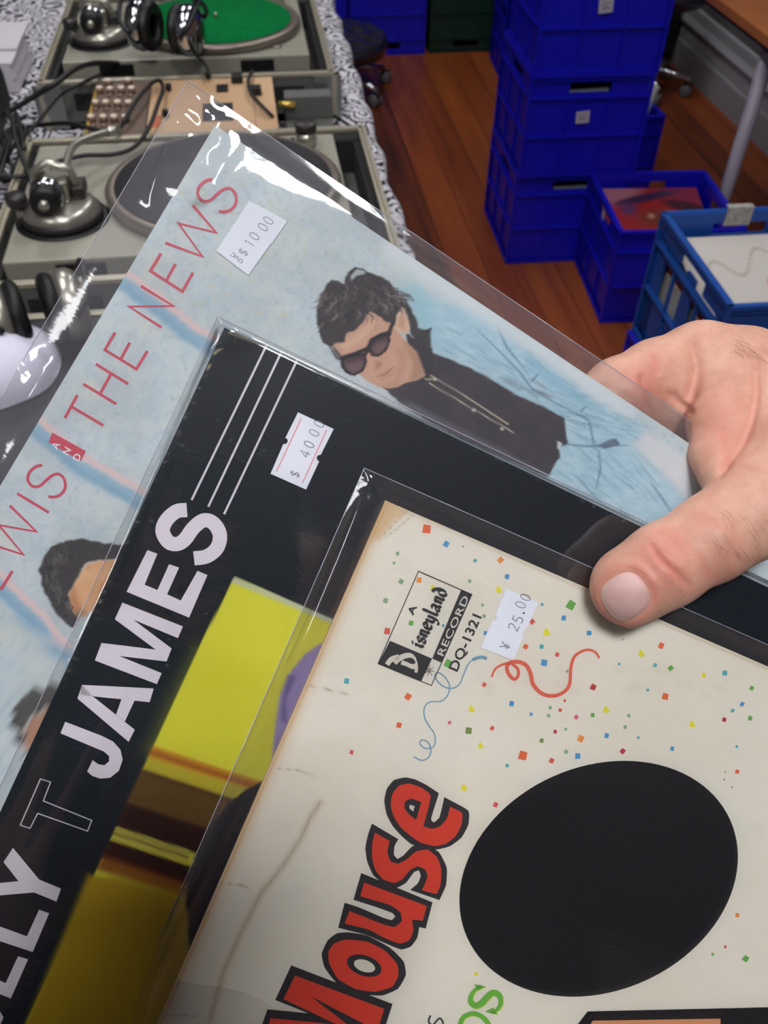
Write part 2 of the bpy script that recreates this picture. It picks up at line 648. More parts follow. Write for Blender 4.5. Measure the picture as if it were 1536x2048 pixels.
def paint_white(U, V):
    c = np.ones(U.shape + (3,)) * np.array(lin((206, 198, 190)))
    def lay(mask, rgb):
        nonlocal c
        c = c * (1 - mask) + np.array(lin(rgb)) * mask
    for k in range(26):                                   # thin wavy line
        s = k / 25
        lay(blob(U, V, 0.12 + 0.5 * s, 0.62 + 0.16 * s + 0.10 * math.sin(9 * s), 0.014, 1, 0, 0.5), (176, 166, 152))
    lay(blob(U, V, 0.62, 0.24, 0.30, 0.35, 0.5), (72, 124, 138))
    lay(blob(U, V, 0.52, 0.16, 0.14, 0.9, 0.5), (66, 120, 134))
    lay(blob(U, V, 0.84, 0.46, 0.12, 0.5, 0.9), (110, 156, 166))
    lay(blob(U, V, 0.62, 0.42, 0.12, 0.5, 0.2), (196, 92, 66))
    lay(blob(U, V, 0.58, 0.50, 0.05, 1.5, 0.4), (206, 104, 76))
    lay(blob(U, V, 0.34, 0.13, 0.10, 0.5, -0.5), (92, 160, 92))
    lay(blob(U, V, 0.56, 0.04, 0.05, 0.6, 0.4), (190, 60, 60))
    lay(blob(U, V, 0.64, 0.20, 0.05, 0.6, 0.4), (170, 196, 190))
    return c


o = print_plate('record_cover', 0.315, paint_red)
o.location = (1.184, 2.345, 0.222)
o.rotation_euler = (math.radians(14), 0, math.radians(-4.5))
tag(o, 'red and purple record cover lying in the dark blue crate', 'record cover', 'record covers in the crates')
o = print_plate('record_cover', 0.315, paint_white)
o.location = (1.040, 1.508, 0.520)
o.rotation_euler = (math.radians(12), 0, math.radians(-1))
tag(o, 'white record cover with teal and orange drawing in the paler blue crate', 'record cover', 'record covers in the crates')

g = 'record covers standing in the paler blue crate'
for k, (dx, rgb) in enumerate(((-0.158, (196, 190, 178)), (-0.150, (190, 60, 46)), (-0.142, (206, 200, 190)), (-0.134, (60, 60, 66)), (-0.126, (200, 190, 170)))):
    o = MB().box(-0.0018, 0.012, 0.0, 0.0018, 0.327, 0.166 + 0.004 * (k % 2), mat('sleeve_card', rgb, 0.6)).build('record_sleeve')
    o.location = (1.040 + dx, 1.335, 0.313)
    o.rotation_euler[2] = math.radians(-1)
    tag(o, 'record cover standing in the paler blue crate, seen through its side windows', 'record cover', g)

# ------------------------------------------------------------------ stools
M_VINYL = mat('black_vinyl', (36, 33, 44), 0.24, coat=0.3)
M_CHROME = mat('chrome', (200, 200, 205), 0.12, metal=1.0)
M_BLACK = mat('black_plastic', (16, 15, 17), 0.45)
M_RUBBER = mat('grey_rubber', (98, 94, 96), 0.7)


def stool(loc, rot, R, zs, label):
    t = empty('rolling_stool', loc, rot, label, 'stool', 'black padded rolling stools')
    # tufted seat: dimples on a dome
    b = MB()
    nr, ns = 22, 72
    vs, fs = [], []
    dim = [(0, 0)] + [(0.42 * R * math.cos(a), 0.42 * R * math.sin(a)) for a in np.arange(6) * PI / 3] + [(0.80 * R * math.cos(a), 0.80 * R * math.sin(a)) for a in np.arange(12) * PI / 6 + 0.26]
    for i in range(nr + 1):
        r = R * math.sin(i / nr * PI / 2 * 1.0) if i < nr else R
        for k in range(ns):
            a = 2 * PI * k / ns
            x, y = r * math.cos(a), r * math.sin(a)
            q = r / R
            z = 0.035 * math.sqrt(max(0, 1 - q ** 6))
            for dx, dy in dim:
                z -= 0.024 * math.exp(-((x - dx) ** 2 + (y - dy) ** 2) / (0.17 * R) ** 2) * (1 - q ** 8)
            vs.append((x, y, z))
    for i in range(nr):
        for k in range(ns):
            k2 = (k + 1) % ns
            fs.append((i * ns + k, i * ns + k2, (i + 1) * ns + k2, (i + 1) * ns + k))
    b.add(vs, fs, M_VINYL, True, Matrix.Translation((0, 0, zs - 0.035)))
    b.lathe([(R, zs - 0.035), (R * 1.01, zs - 0.05), (R * 0.98, zs - 0.085), (0.0, zs - 0.088)], M_VINYL, 48)
    seat = b.build('seat', t)
    for dx, dy in dim:
        MB().ball((dx, dy, zs - 0.018 - (0.012 if math.hypot(dx, dy) > 0.7 * R else 0)), (0.009, 0.009, 0.005), M_VINYL, seg=10, rings=6).build('tuft_button', seat)
    hub = 0.10
    MB().lathe([(0.026, hub), (0.026, zs - 0.088)], M_CHROME, 20).build('gas_post', t)
    base = MB()
    base.lathe([(0.0, hub - 0.03), (0.05, hub - 0.03), (0.05, hub + 0.02), (0.028, hub + 0.03)], M_CHROME, 24)
    for k in range(5):
        a = 2 * PI * k / 5 + 0.25
        c, s = math.cos(a), math.sin(a)
        e = R * 1.08
        base.tube([(0.03 * c, 0.03 * s, hub), (e * 0.6 * c, e * 0.6 * s, hub - 0.012), (e * c, e * s, hub - 0.03)], [0.018, 0.014, 0.011], M_CHROME, 12)
    base.build('base', t)
    for k in range(5):
        a = 2 * PI * k / 5 + 0.25
        e = R * 1.08
        cst = MB()
        M = Matrix.Translation((e * math.cos(a), e * math.sin(a), 0)) @ Matrix.Rotation(a + 0.8 * k, 4, 'Z')
        for sgn in (-1, 1):
            Mw = M @ Matrix.Translation((0.012, 0.014 * sgn, 0.026)) @ Matrix.Rotation(PI / 2, 4, 'X')
            cst.lathe([(0.0, -0.007), (0.014, -0.008), (0.019, -0.006), (0.026, -0.004), (0.026, 0.004), (0.019, 0.006), (0.014, 0.008), (0.0, 0.007)], M_RUBBER, 20, Mw)
        cst.lathe([(0.009, 0.03), (0.009, hub - 0.03)], M_BLACK, 12, M)
        cst.box(-0.010, -0.007, 0.03, 0.03, 0.007, 0.055, M_BLACK, M)
        cst.build('caster', t)
    return t


stool((0.372, 4.10, 0), 0.15, 0.225, 0.262, 'black tufted rolling stool with chrome base beside the tablecloth')
stool((1.79, 3.98, 0), 0.5, 0.17, 0.46, 'black rolling stool in the dark corner by the skirting board')

# ------------------------------------------------------------------ wooden table at the right
M_WOOD = mat('orange_wood', (170, 102, 56), 0.4, mottle=(6, (150, 86, 46), 0.3, 0.7))
M_GREYM = mat('grey_steel_paint', (182, 174, 190), 0.4)
t = empty('wooden_table', (1.352, 1.95, 0), 0, 'orange brown wooden table with pale steel legs at the right', 'table')
MB().box(0.0, -1.0, 0.722, 0.70, 1.05, 0.75, M_WOOD, bev=0.004).build('tabletop', t)
MB().box(0.06, -0.95, 0.682, 0.64, 1.0, 0.720, mat('dark_frame', (52, 50, 52), 0.5)).build('frame', t)
for dx, dy in ((0.078, 0.485), (0.078, -0.86), (0.60, 0.485), (0.60, -0.86)):
    MB().lathe([(0.021, 0.0), (0.021, 0.685)], M_GREYM, 20, Matrix.Translation((dx, dy, 0))).build('leg', t)

# black loudspeaker in the far right corner
t = empty('speaker_cabinet', (1.72, 4.30, 0), 0, 'tall black speaker cabinet in the corner behind the tall crate stack', 'speaker')
MB().box(0, 0, 0.03, 0.31, 0.34, 1.05, M_BLACK, bev=0.012).build('cabinet', t)
MB().box(0.02, -0.008, 0.06, 0.29, 0.0, 1.02, mat('speaker_grille_cloth', (22, 22, 24), 0.9)).build('grille', t)
for dx in (0.03, 0.28):
    for dy in (0.04, 0.30):
        MB().lathe([(0.018, 0.0), (0.02, 0.03)], M_RUBBER, 16, Matrix.Translation((dx, dy, 0))).build('foot', t)
# ------------------------------------------------------------------ the long table with its cloth
TZ = 0.843
M_TTOP = mat('table_board', (88, 70, 56), 0.6)
t = empty('trestle_table', (-0.45, 1.5, 0), 0, 'long table under the black and white patterned cloth', 'table')
MB().box(-0.70, -1.15, TZ - 0.03, 0.645, 1.30, TZ - 0.003, M_TTOP).build('tabletop', t)
for dx in (-0.62, 0.56):
    for dy in (-1.05, 1.2):
        MB().lathe([(0.018, 0.0), (0.018, TZ - 0.03)], M_BLACK, 16, Matrix.Translation((dx, dy, 0))).build('leg', t)


def cloth_material():
    m = bpy.data.materials.new('bandana_cloth')
    m.use_nodes = True
    nt = m.node_tree
    N, L = nt.nodes.new, nt.links.new
    b = nt.nodes['Principled BSDF']
    b.inputs['Roughness'].default_value = 0.85
    b.inputs['Specular IOR Level'].default_value = 0.15
    tc = N('ShaderNodeTexCoord')
    nz = N('ShaderNodeTexNoise')
    nz.inputs['Scale'].default_value = 14
    nz.inputs['Detail'].default_value = 2
    L(tc.outputs['Object'], nz.inputs['Vector'])
    ad = N('ShaderNodeMix')
    ad.data_type = 'RGBA'
    ad.blend_type = 'ADD'
    ad.inputs['Factor'].default_value = 0.05
    L(tc.outputs['Object'], ad.inputs['A'])
    L(nz.outputs['Color'], ad.inputs['B'])
    # paisley-like nested rings
    vo = N('ShaderNodeTexVoronoi')
    vo.inputs['Scale'].default_value = 22
    L(ad.outputs['Result'], vo.inputs['Vector'])
    sn = N('ShaderNodeMath')
    sn.operation = 'SINE'
    mu = N('ShaderNodeMath')
    mu.operation = 'MULTIPLY'
    mu.inputs[1].default_value = 26
    L(vo.outputs['Distance'], mu.inputs[0])
    L(mu.outputs[0], sn.inputs[0])
    v2 = N('ShaderNodeTexVoronoi')
    v2.inputs['Scale'].default_value = 130
    L(tc.outputs['Object'], v2.inputs['Vector'])
    a2 = N('ShaderNodeMath')
    a2.operation = 'MULTIPLY_ADD'
    L(v2.outputs['Distance'], a2.inputs[0])
    a2.inputs[1].default_value = 1.6
    L(sn.outputs[0], a2.inputs[2])
    cr = N('ShaderNodeValToRGB')
    e = cr.color_ramp.elements
    e[0].position = 0.42
    e[0].color = lin((38, 36, 40)) + (1,)
    e[1].position = 0.62
    e[1].color = lin((206, 202, 208)) + (1,)
    L(a2.outputs[0], cr.inputs[0])
    L(cr.outputs[0], b.inputs['Base Color'])
    return m


M_CLOTH = cloth_material()
X0c, X1c, Y0c, Y1c = -1.16, 0.198, 0.34, 2.81
nx, ny = 90, 160
prof = []                                      # right edge profile: (x, z)
for i in range(nx):
    prof.append((X0c + (X1c - X0c) * i / (nx - 1), TZ))
for k, (dx, dz) in enumerate(((0.010, -0.002), (0.018, -0.010), (0.022, -0.03), (0.024, -0.06), (0.026, -0.10), (0.028, -0.16), (0.03, -0.22), (0.031, -0.28))):
    prof.append((X1c + dx, TZ + dz))
vs, fs = [], []
for j in range(ny):
    y = Y0c + (Y1c - Y0c) * j / (ny - 1)
    for i, (x, z) in enumerate(prof):
        w = max(0.0, min(1.0, (TZ - z) / 0.2))
        edge = max(0.0, 1 - abs(i - nx) / 6) if i >= nx - 6 else 0.0
        xx = x + w * 0.018 * math.sin(y * 21 + 1.3 * math.sin(y * 7)) + edge * 0.006 * math.sin(y * 33 + 2)
        zz = z + 0.0015 * math.sin(x * 40) * math.sin(y * 37) * (1 - w) + 0.003 * edge * math.sin(y * 26 + 1)
        vs.append((xx, y, zz + 0.002))
npf = len(prof)
for j in range(ny - 1):
    for i in range(npf - 1):
        fs.append((j * npf + i, j * npf + i + 1, (j + 1) * npf + i + 1, (j + 1) * npf + i))
b = MB().add(vs, fs, M_CLOTH, True)
o = b.build('tablecloth')
md = o.modifiers.new('cloth thickness', 'SOLIDIFY')
md.thickness = 0.002
md.offset = -1
tag(o, 'white cloth with black bandana print draped over the long table', 'tablecloth')
TC = TZ + 0.004                                # standing height on the cloth

# ------------------------------------------------------------------ flight cases
M_CASE = mat('grey_case_panel', (92, 92, 88), 0.5)
M_ALU = mat('aluminium_edge', (186, 178, 158), 0.35, metal=0.6)
M_FOAM = mat('black_foam', (34, 32, 32), 0.9)
M_STEEL = mat('dull_steel', (150, 150, 146), 0.35, metal=0.8)


def flight_case(x0, y0, x1, y1, zt, label):
    t = empty('flight_case', ((x0 + x1) / 2, (y0 + y1) / 2, TC), 0, label, 'flight case', 'open flight cases on the table')
    hw, hd, H = (x1 - x0) / 2, (y1 - y0) / 2, zt - TC
    b = MB()
    b.box(-hw, -hd, 0.0, hw, hd, 0.012, M_CASE)
    for a in ((-hw, -hd, -hw + 0.008, hd), (hw - 0.008, -hd, hw, hd), (-hw, -hd, hw, -hd + 0.008), (-hw, hd - 0.008, hw, hd)):
        b.box(a[0], a[1], 0.0, a[2], a[3], H - 0.004, M_CASE)
    b.build('shell', t)
    for rx in (-hw + 0.10, hw - 0.10):
        MB().box(rx - 0.045, -hd - 0.001, H * 0.38, rx + 0.045, -hd + 0.001, H * 0.74, M_FOAM).build('recess_dish', t)
    for sx in (-1, 1):
        MB().box(sx * hw - 0.025 - 0.012 * sx, -hd - 0.003, 0.0, sx * hw + 0.025 - 0.012 * sx, -hd, H - 0.004, M_STEEL, bev=0.002).build('corner_bracket', t)
    f = MB()
    for a in ((-hw + 0.008, -hd + 0.008, -hw + 0.018, hd - 0.008), (hw - 0.018, -hd + 0.008, hw - 0.008, hd - 0.008), (-hw + 0.018, hd - 0.018, hw - 0.018, hd - 0.008), (-hw + 0.018, -hd + 0.008, hw - 0.018, -hd + 0.014)):
        f.box(a[0], a[1], 0.012, a[2], a[3], H - 0.016, M_FOAM)
    f.build('foam_lining', t)
    e = MB()
    for a in ((-hw - 0.002, -hd, -hw + 0.010, hd), (hw - 0.010, -hd, hw + 0.002, hd), (-hw, -hd - 0.002, hw, -hd + 0.010), (-hw, hd - 0.010, hw, hd + 0.002)):
        e.box(a[0], a[1], H - 0.006, a[2], a[3], H + 0.001, M_ALU, bev=0.0015)
    e.box(-hw + 0.0015, -hd, H + 0.001, -hw + 0.0045, hd, H + 0.005, M_ALU)
    e.box(hw - 0.0045, -hd, H + 0.001, hw - 0.0015, hd, H + 0.005, M_ALU)
    for sx in (-1, 1):
        for sy in (-1, 1):
            e.box(sx * hw - 0.004, sy * hd - 0.004, 0.0, sx * hw + 0.004, sy * hd + 0.004, H - 0.006, M_ALU)
    e.build('edge_trim', t)
    return t


flight_case(-0.372, 1.662, 0.146, 2.150, 0.928, 'open grey flight case around the turntable with the green slipmat')
flight_case(-0.356, 0.990, 0.170, 1.420, 0.928, 'open grey flight case around the turntable with the black record')

# ------------------------------------------------------------------ turntables
M_PLINTH = mat('champagne_silver_paint', (158, 154, 140), 0.4, metal=0.15, mottle=(4, (150, 146, 132), 0.3, 0.7))
M_PLATT = mat('platter_metal', (140, 128, 118), 0.35, metal=0.7)
M_DARKM = mat('dark_metal', (60, 56, 56), 0.4, metal=0.5)
M_SILV = mat('satin_silver', (176, 172, 160), 0.3, metal=0.8)


def turntable(x, y, ztop, label):
    t = empty('turntable', (x, y, TC), 0, label, 'turntable', 'silver turntables')
    Z = ztop - TC
    W, Dp = 0.455, 0.353
    b = MB()
    b.box(0, 0, Z - 0.030, W, Dp, Z, M_PLINTH, bev=0.003)
    b.box(0.004, 0.004, Z - 0.058, 0.105, Dp - 0.004, Z - 0.031, M_PLINTH)
    b.box(0.350, 0.004, Z - 0.058, W - 0.004, Dp - 0.004, Z - 0.031, M_PLINTH)
    b.box(0.106, 0.012, Z - 0.058, 0.349, Dp - 0.004, Z - 0.031, M_BLACK)
    b.build('plinth', t)
    for hx in (0.065, 0.325):
        MB().box(hx, -0.004, Z - 0.026, hx + 0.062, 0.004, Z - 0.006, M_BLACK, bev=0.001).build('hinge_socket', t)
    for fx in (0.05, W - 0.05):
        for fy in (0.05, Dp - 0.05):
            MB().lathe([(0.022, 0.012), (0.026, 0.013), (0.026, 0.020), (0.02, 0.021)], M_BLACK, 20, Matrix.Translation((fx, fy, 0))).build('foot', t)
    cx, cy = 0.283, 0.172
    pl = MB()
    M = Matrix.Translation((cx, cy, Z))
    pl.lathe([(0.0, 0.001), (0.160, 0.001), (0.166, 0.003), (0.166, 0.013), (0.163, 0.016), (0.156, 0.017), (0.150, 0.0155), (0.0, 0.0155)], M_PLATT, 96, M)
    po = pl.build('platter', t)
    dots = MB()
    for row, (zz, st) in enumerate(((0.005, 180), (0.0085, 150), (0.0115, 160))):
        for k in range(st):
            a = 2 * PI * k / st
            Md = M @ Matrix.Rotation(a, 4, 'Z')
            dots.box(0.1655, -0.0016, zz - 0.001, 0.1668, 0.0016, zz + 0.001, M_SILV, Md)
    dots.build('strobe_dots', po)
    MB().lathe([(0.0035, 0.0155), (0.0035, 0.026), (0.0, 0.028)], M_SILV, 16, M).build('spindle', t)
    # tonearm side
    bx, by = 0.064, 0.108
    rg = MB()
    Mb = Matrix.Translation((bx, by, Z))
    rg.lathe([(0.0, 0.0008), (0.062, 0.0008), (0.062, 0.002), (0.058, 0.003), (0.0, 0.003)], M_BLACK, 48, Mb)
    rg.lathe([(0.050, 0.003), (0.052, 0.010), (0.048, 0.022), (0.040, 0.028), (0.0, 0.028)], M_SILV, 40, Mb)
    rg.lathe([(0.052, 0.003), (0.054, 0.004), (0.054, 0.013), (0.051, 0.014)], M_DARKM, 40, Mb)
    rg.build('tonearm_base', t)
    gb = MB()
    gb.tube([(bx - 0.028, by + 0.012, Z + 0.026), (bx - 0.024, by + 0.012, Z + 0.062), (bx - 0.006, by + 0.014, Z + 0.072), (bx + 0.02, by + 0.012, Z + 0.064), (bx + 0.030, by + 0.010, Z + 0.026)], 0.0065, M_SILV, 12)
    gb.box(bx - 0.016, by - 0.012, Z + 0.028, bx + 0.018, by + 0.030, Z + 0.056, M_SILV, bev=0.004)
    gb.box(bx + 0.020, by - 0.004, Z + 0.028, bx + 0.036, by + 0.034, Z + 0.044, M_DARKM, bev=0.003)
    gb.box(bx - 0.034, by + 0.028, Z + 0.026, bx - 0.008, by + 0.042, Z + 0.056, M_SILV, bev=0.002)
    gb.build('gimbal', t)
    cw = MB()
    Mc = Matrix.Translation((bx - 0.008, by - 0.006, Z + 0.044)) @ Matrix.Rotation(PI / 2, 4, 'X')
    cw.lathe([(0.0, -0.002), (0.020, 0.0), (0.0215, 0.004), (0.0215, 0.018), (0.019, 0.020)], M_CHROME, 36, Mc)
    cw.lathe([(0.0195, 0.0195), (0.0195, 0.036), (0.016, 0.039), (0.0, 0.039)], M_BLACK, 36, Mc)
    cw.lathe([(0.007, 0.0385), (0.007, 0.046), (0.0, 0.047)], M_SILV, 20, Mc)
    for k in range(12):
        cw.box(0.0185, -0.0012, 0.021, 0.0202, 0.0012, 0.035, M_DARKM, Mc @ Matrix.Rotation(k * PI / 6, 4, 'Z'))
    cw.build('counterweight', t)
    kn = MB()
    kn.lathe([(0.013, 0.030), (0.014, 0.032), (0.014, 0.042), (0.012, 0.044), (0.0, 0.044)], M_DARKM, 24, Matrix.Translation((bx - 0.050, by - 0.012, Z)))
    kn.lathe([(0.005, 0.003), (0.005, 0.031)], M_SILV, 12, Matrix.Translation((bx - 0.050, by - 0.012, Z)))
    kn.build('anti_skate_knob', t)
    arm = MB()
    pts = spline([(bx + 0.006, by + 0.028, Z + 0.046), (bx + 0.008, by + 0.060, Z + 0.047), (bx + 0.009, by + 0.105, Z + 0.048), (bx + 0.016, by + 0.135, Z + 0.047), (bx + 0.034, by + 0.160, Z + 0.045), (bx + 0.052, by + 0.180, Z + 0.042)], 6)
    arm.tube(pts, 0.0052, M_SILV, 14)
    e0, e1 = Vector(pts[-1]), Vector(pts[-1]) + (Vector(pts[-1]) - Vector(pts[-4])).normalized() * 0.022
    arm.tube([e0, e1], 0.0075, M_SILV, 14)
    arm.tube([(bx + 0.008, by + 0.034, Z + 0.0465), (bx + 0.008, by + 0.042, Z + 0.0468)], 0.010, M_DARKM, 14)
    arm.build('tonearm', t)
    pw = MB()
    Mp = Matrix.Translation((W - 0.045, Dp - 0.040, Z))
    pw.lathe([(0.016, 0.0), (0.016, 0.022), (0.0, 0.022)], M_SILV, 28, Mp)
    pw.lathe([(0.0165, 0.0215), (0.0165, 0.034), (0.015, 0.035), (0.0, 0.035)], M_DARKM, 28, Mp)
    pw.build('power_switch_tower', t)
    MB().box(W - 0.068, Dp - 0.048, Z, W - 0.062, Dp - 0.014, Z + 0.002, M_DARKM).build('start_button', t)
    MB().lathe([(0.010, 0.0), (0.010, 0.003), (0.0, 0.003)], M_PLATT, 20, Matrix.Translation((W - 0.060, 0.045, Z))).build('target_lamp', t)
    return t, (x + cx, y + cy, ztop + 0.0157)


t, c = turntable(-0.345, 1.768, 0.925, 'silver turntable with the green slipmat at the far end of the table')
M_FELT = mat('green_felt', (8, 112, 56), 0.95, spec=0.05, mottle=(160, (8, 100, 50), 0.4, 0.6))
o = MB().lathe([(0.0, 0.0), (0.1485, 0.0), (0.149, 0.001), (0.148, 0.002), (0.0, 0.002)], M_FELT, 96).build('slipmat', loc=c)
tag(o, 'round green felt slipmat on the far turntable', 'slipmat')
t, c = turntable(-0.336, 1.050, 0.925, 'silver turntable with the black record, nearest the held records')
M_VIN = mat('black_slipmat', (38, 36, 40), 0.55)
o = MB().lathe([(0.0, 0.0), (0.1525, 0.0), (0.153, 0.001), (0.152, 0.0025), (0.060, 0.0025), (0.050, 0.0022), (0.0, 0.0024)], M_VIN, 96).build('vinyl_record', loc=c)
tag(o, 'black vinyl record on the near turntable', 'record')

# ------------------------------------------------------------------ mixer between them
M_BEIGE = mat('tan_faceplate', (200, 164, 126), 0.55, mottle=(5, (188, 150, 114), 0.35, 0.65))
M_BROWN = mat('brown_panel', (98, 78, 66), 0.5)
M_CREAMK = mat('cream_knob_cap', (226, 208, 186), 0.4)
M_BROWNK = mat('brown_knob', (116, 92, 78), 0.45)
M_RED = mat('red_print', (206, 92, 66), 0.6)
M_GOLD = mat('gold_plug', (226, 190, 90), 0.3, metal=0.7)
mx0, my0, MZ = -0.272, 1.424, 0.925
t = empty('dj_mixer', (mx0, my0, TC), 0, 'tan and brown mixer between the two turntables', 'mixer')
H = MZ - TC
MWD, MDP = 0.306, 0.232
b = MB()
b.box(0, 0, 0, MWD, MDP, H - 0.003, M_BLACK)
b.box(0.0, 0.0, H - 0.003, 0.094, MDP, H, M_BROWN)
b.build('housing', t)
MB().box(0.096, 0.0, H - 0.003, MWD, MDP, H + 0.001, M_BEIGE, bev=0.001).build('faceplate', t)
MB().box(0.0, 0.0, H, 0.005, 0.205, H + 0.002, M_GOLD).build('yellow_stripe', t)


def on_mixer(px, py, dz=0.0):
    x, y = at(px, py, MZ + dz)
    return x - mx0, y - my0


o = MB()
for k in range(5):
    o.box(0.104, 0.030 + 0.010 * k, H + 0.001, 0.115 + 0.003 * (k % 2), 0.037 + 0.010 * k, H + 0.0014, M_RED)
o.build('red_lettering', t)
for px, py in ((217, 147), (257, 147), (198, 173), (219, 174), (241, 173), (262, 173), (190, 201), (211, 201), (234, 201), (256, 201), (181, 230), (205, 230), (227, 230), (250, 230)):
    kx, ky = on_mixer(px, py, 0.010)
    kb = MB()
    M = Matrix.Translation((kx, min(ky, MDP - 0.009), H))
    kb.lathe([(0.0072, 0.0), (0.0064, 0.007), (0.0055, 0.0075)], M_BROWNK, 20, M)
    kb.lathe([(0.0056, 0.007), (0.0056, 0.0095), (0.0045, 0.0105), (0.0, 0.0105)], M_CREAMK, 20, M)
    kb.build('knob', t)
for px, py in ((199, 182), (220, 192), (240, 192), (260, 192), (191, 220), (213, 220), (236, 220), (258, 220), (186, 252), (208, 252), (232, 252)):
    kx, ky = on_mixer(px, py)
    MB().lathe([(0.006, 0.0), (0.005, 0.003), (0.0, 0.003)], M_BROWNK, 16, Matrix.Translation((kx, ky, H))).build('dial', t)
for px, py, kind in ((337, 174, 0), (331, 226, 0), (416, 150, 0), (444, 172, 2), (474, 158, 1), (511, 182, 1)):
    kx, ky = on_mixer(px, py, 0.006)
    f = MB()
    if kind == 1:
        f.box(kx - 0.010, ky - 0.010, H + 0.001, kx + 0.010, ky + 0.010, H + 0.014, M_BLACK, bev=0.002)
    elif kind == 2:
        f.box(kx - 0.010, ky - 0.016, H + 0.001, kx + 0.010, ky + 0.014, H + 0.0045, M_BLACK, bev=0.001)
    else:
        f.box(kx - 0.0012, ky - 0.018, H + 0.001, kx + 0.0012, ky + 0.020, H + 0.0013, M_BLACK)
        f.box(kx - 0.005, ky - 0.006, H + 0.001, kx + 0.005, ky + 0.004, H + 0.012, M_BLACK, bev=0.0015)
    f.build('fader', t)
x0_, y0_ = on_mixer(405, 245)
MB().box(x0_, y0_, H + 0.001, x0_ + 0.05, y0_ + 0.075, H + 0.0016, M_DARKM).build('display_window', t)
MB().box(x0_ + 0.085, 0.01, H + 0.001, x0_ + 0.0862, MDP - 0.01, H + 0.0013, M_BROWNK).build('panel_seam', t)
# steel box right of the mixer with its gold plug
t = empty('power_strip_box', (0.052, 1.560, TC), 0, 'grey steel box with gold plug right of the tan faceplate', 'equipment box')
b = MB()
b.box(0, 0, 0, 0.085, 0.080, 0.020, M_CASE, bev=0.003)
b.box(0.0, 0.050, 0.020, 0.085, 0.085, 0.060, M_CASE, bev=0.003)
b.build('body', t)
b = MB()
b.tube([(-0.012, 0.040, 0.052), (0.018, 0.040, 0.050)], 0.005, M_GOLD, 14)
b.build('gold_plug', t)

# ------------------------------------------------------------------ headphones
def headphones(loc, rotz, tilt, label, gap=0.075, shell=None, band=True, roll=0.0):
    shell = shell or M_CHROME
    t = empty('headphones', loc, rotz, label, 'headphones', 'DJ headphones')
    t.rotation_euler = (math.radians(tilt), math.radians(roll), rotz)
    for s in (-1, 1):
        M = Matrix.Translation((s * gap / 2, 0, 0)) @ Matrix.Rotation(s * PI / 2, 4, 'Y')
        c = MB()
        c.lathe([(0.020, 0.030), (0.036, 0.026), (0.041, 0.018), (0.042, 0.006), (0.038, 0.0)], shell, 40, M)
        c.lathe([(0.0, 0.031), (0.020, 0.030)], M_DARKM, 40, M)
        c.lathe([(0.0, 0.0), (0.038, 0.0)], M_BLACK, 40, M, cap=False)
        co = c.build('ear_cup', t)
        p = MB()
        prof = [(0.030 + 0.011 * math.cos(a), -0.008 + 0.010 * math.sin(a)) for a in np.linspace(0, 2 * PI, 13)]
        p.lathe(prof, M_BLACK, 40, M, cap=False)
        p.build('ear_pad', co)
        y = MB()
        y.tube(spline([(s * (gap / 2 + 0.012), -0.046, 0.0), (s * (gap / 2 + 0.030), -0.040, 0.02), (s * (gap / 2 + 0.036), 0.0, 0.045), (s * (gap / 2 + 0.030), 0.040, 0.02), (s * (gap / 2 + 0.012), 0.046, 0.0)], 6), 0.004, M_BLACK, 10)
        y.build('yoke', t)
    if band:
        h = MB()
        pts = [((gap / 2 + 0.030) * math.cos(a) * 1.02, 0.0, 0.045 + 0.105 * math.sin(a)) for a in np.linspace(0, PI, 22)]
        vs, fs = [], []
        for k, p in enumerate(pts):
            nrm = Vector((math.cos(PI * k / 21), 0, math.sin(PI * k / 21)))
            for dy, dr in ((-0.015, 0.0), (0.015, 0.0), (0.012, 0.006), (-0.012, 0.006)):
                vs.append((p[0] + nrm.x * dr, dy, p[2] + nrm.z * dr))
        for k in range(len(pts) - 1):
            for q in range(4):
                fs.append((k * 4 + q, k * 4 + (q + 1) % 4, k * 4 + 4 + (q + 1) % 4, k * 4 + 4 + q))
        h.add(vs, fs, M_BLACK, False)
        h.build('headband', t)
    return t


hx, hy = at(330, 52, 0.990)
headphones((hx, hy, 0.987), math.radians(-22), 0, 'black and chrome headphones resting on the far turntable', gap=0.070)

# black equipment case standing in front of the near turntable, things on it
t = empty('equipment_case', (-0.36, 0.66, TC), 0, 'black equipment case in front of the near turntable', 'case')
M_CASEB = mat('black_case_laminate', (30, 28, 36), 0.45, bump=(90, 0.2, 0.002))
MB().box(-0.26, -0.30, 0.0, 0.34, 0.300, 0.055, M_CASEB, bev=0.004).build('body', t)
b = MB()
for y0 in (-0.302, 0.290):
    b.box(-0.262, y0, 0.046, 0.342, y0 + 0.012, 0.0575, M_ALU, bev=0.001)
b.build('edge_trim', t)
BZ = TC + 0.0555
hx, hy = at(72, 628, BZ + 0.042)
headphones((hx, hy, BZ + 0.044), math.radians(18), -14, 'silver headphones lying beside the white cap', gap=0.054, shell=M_SILV, band=False)
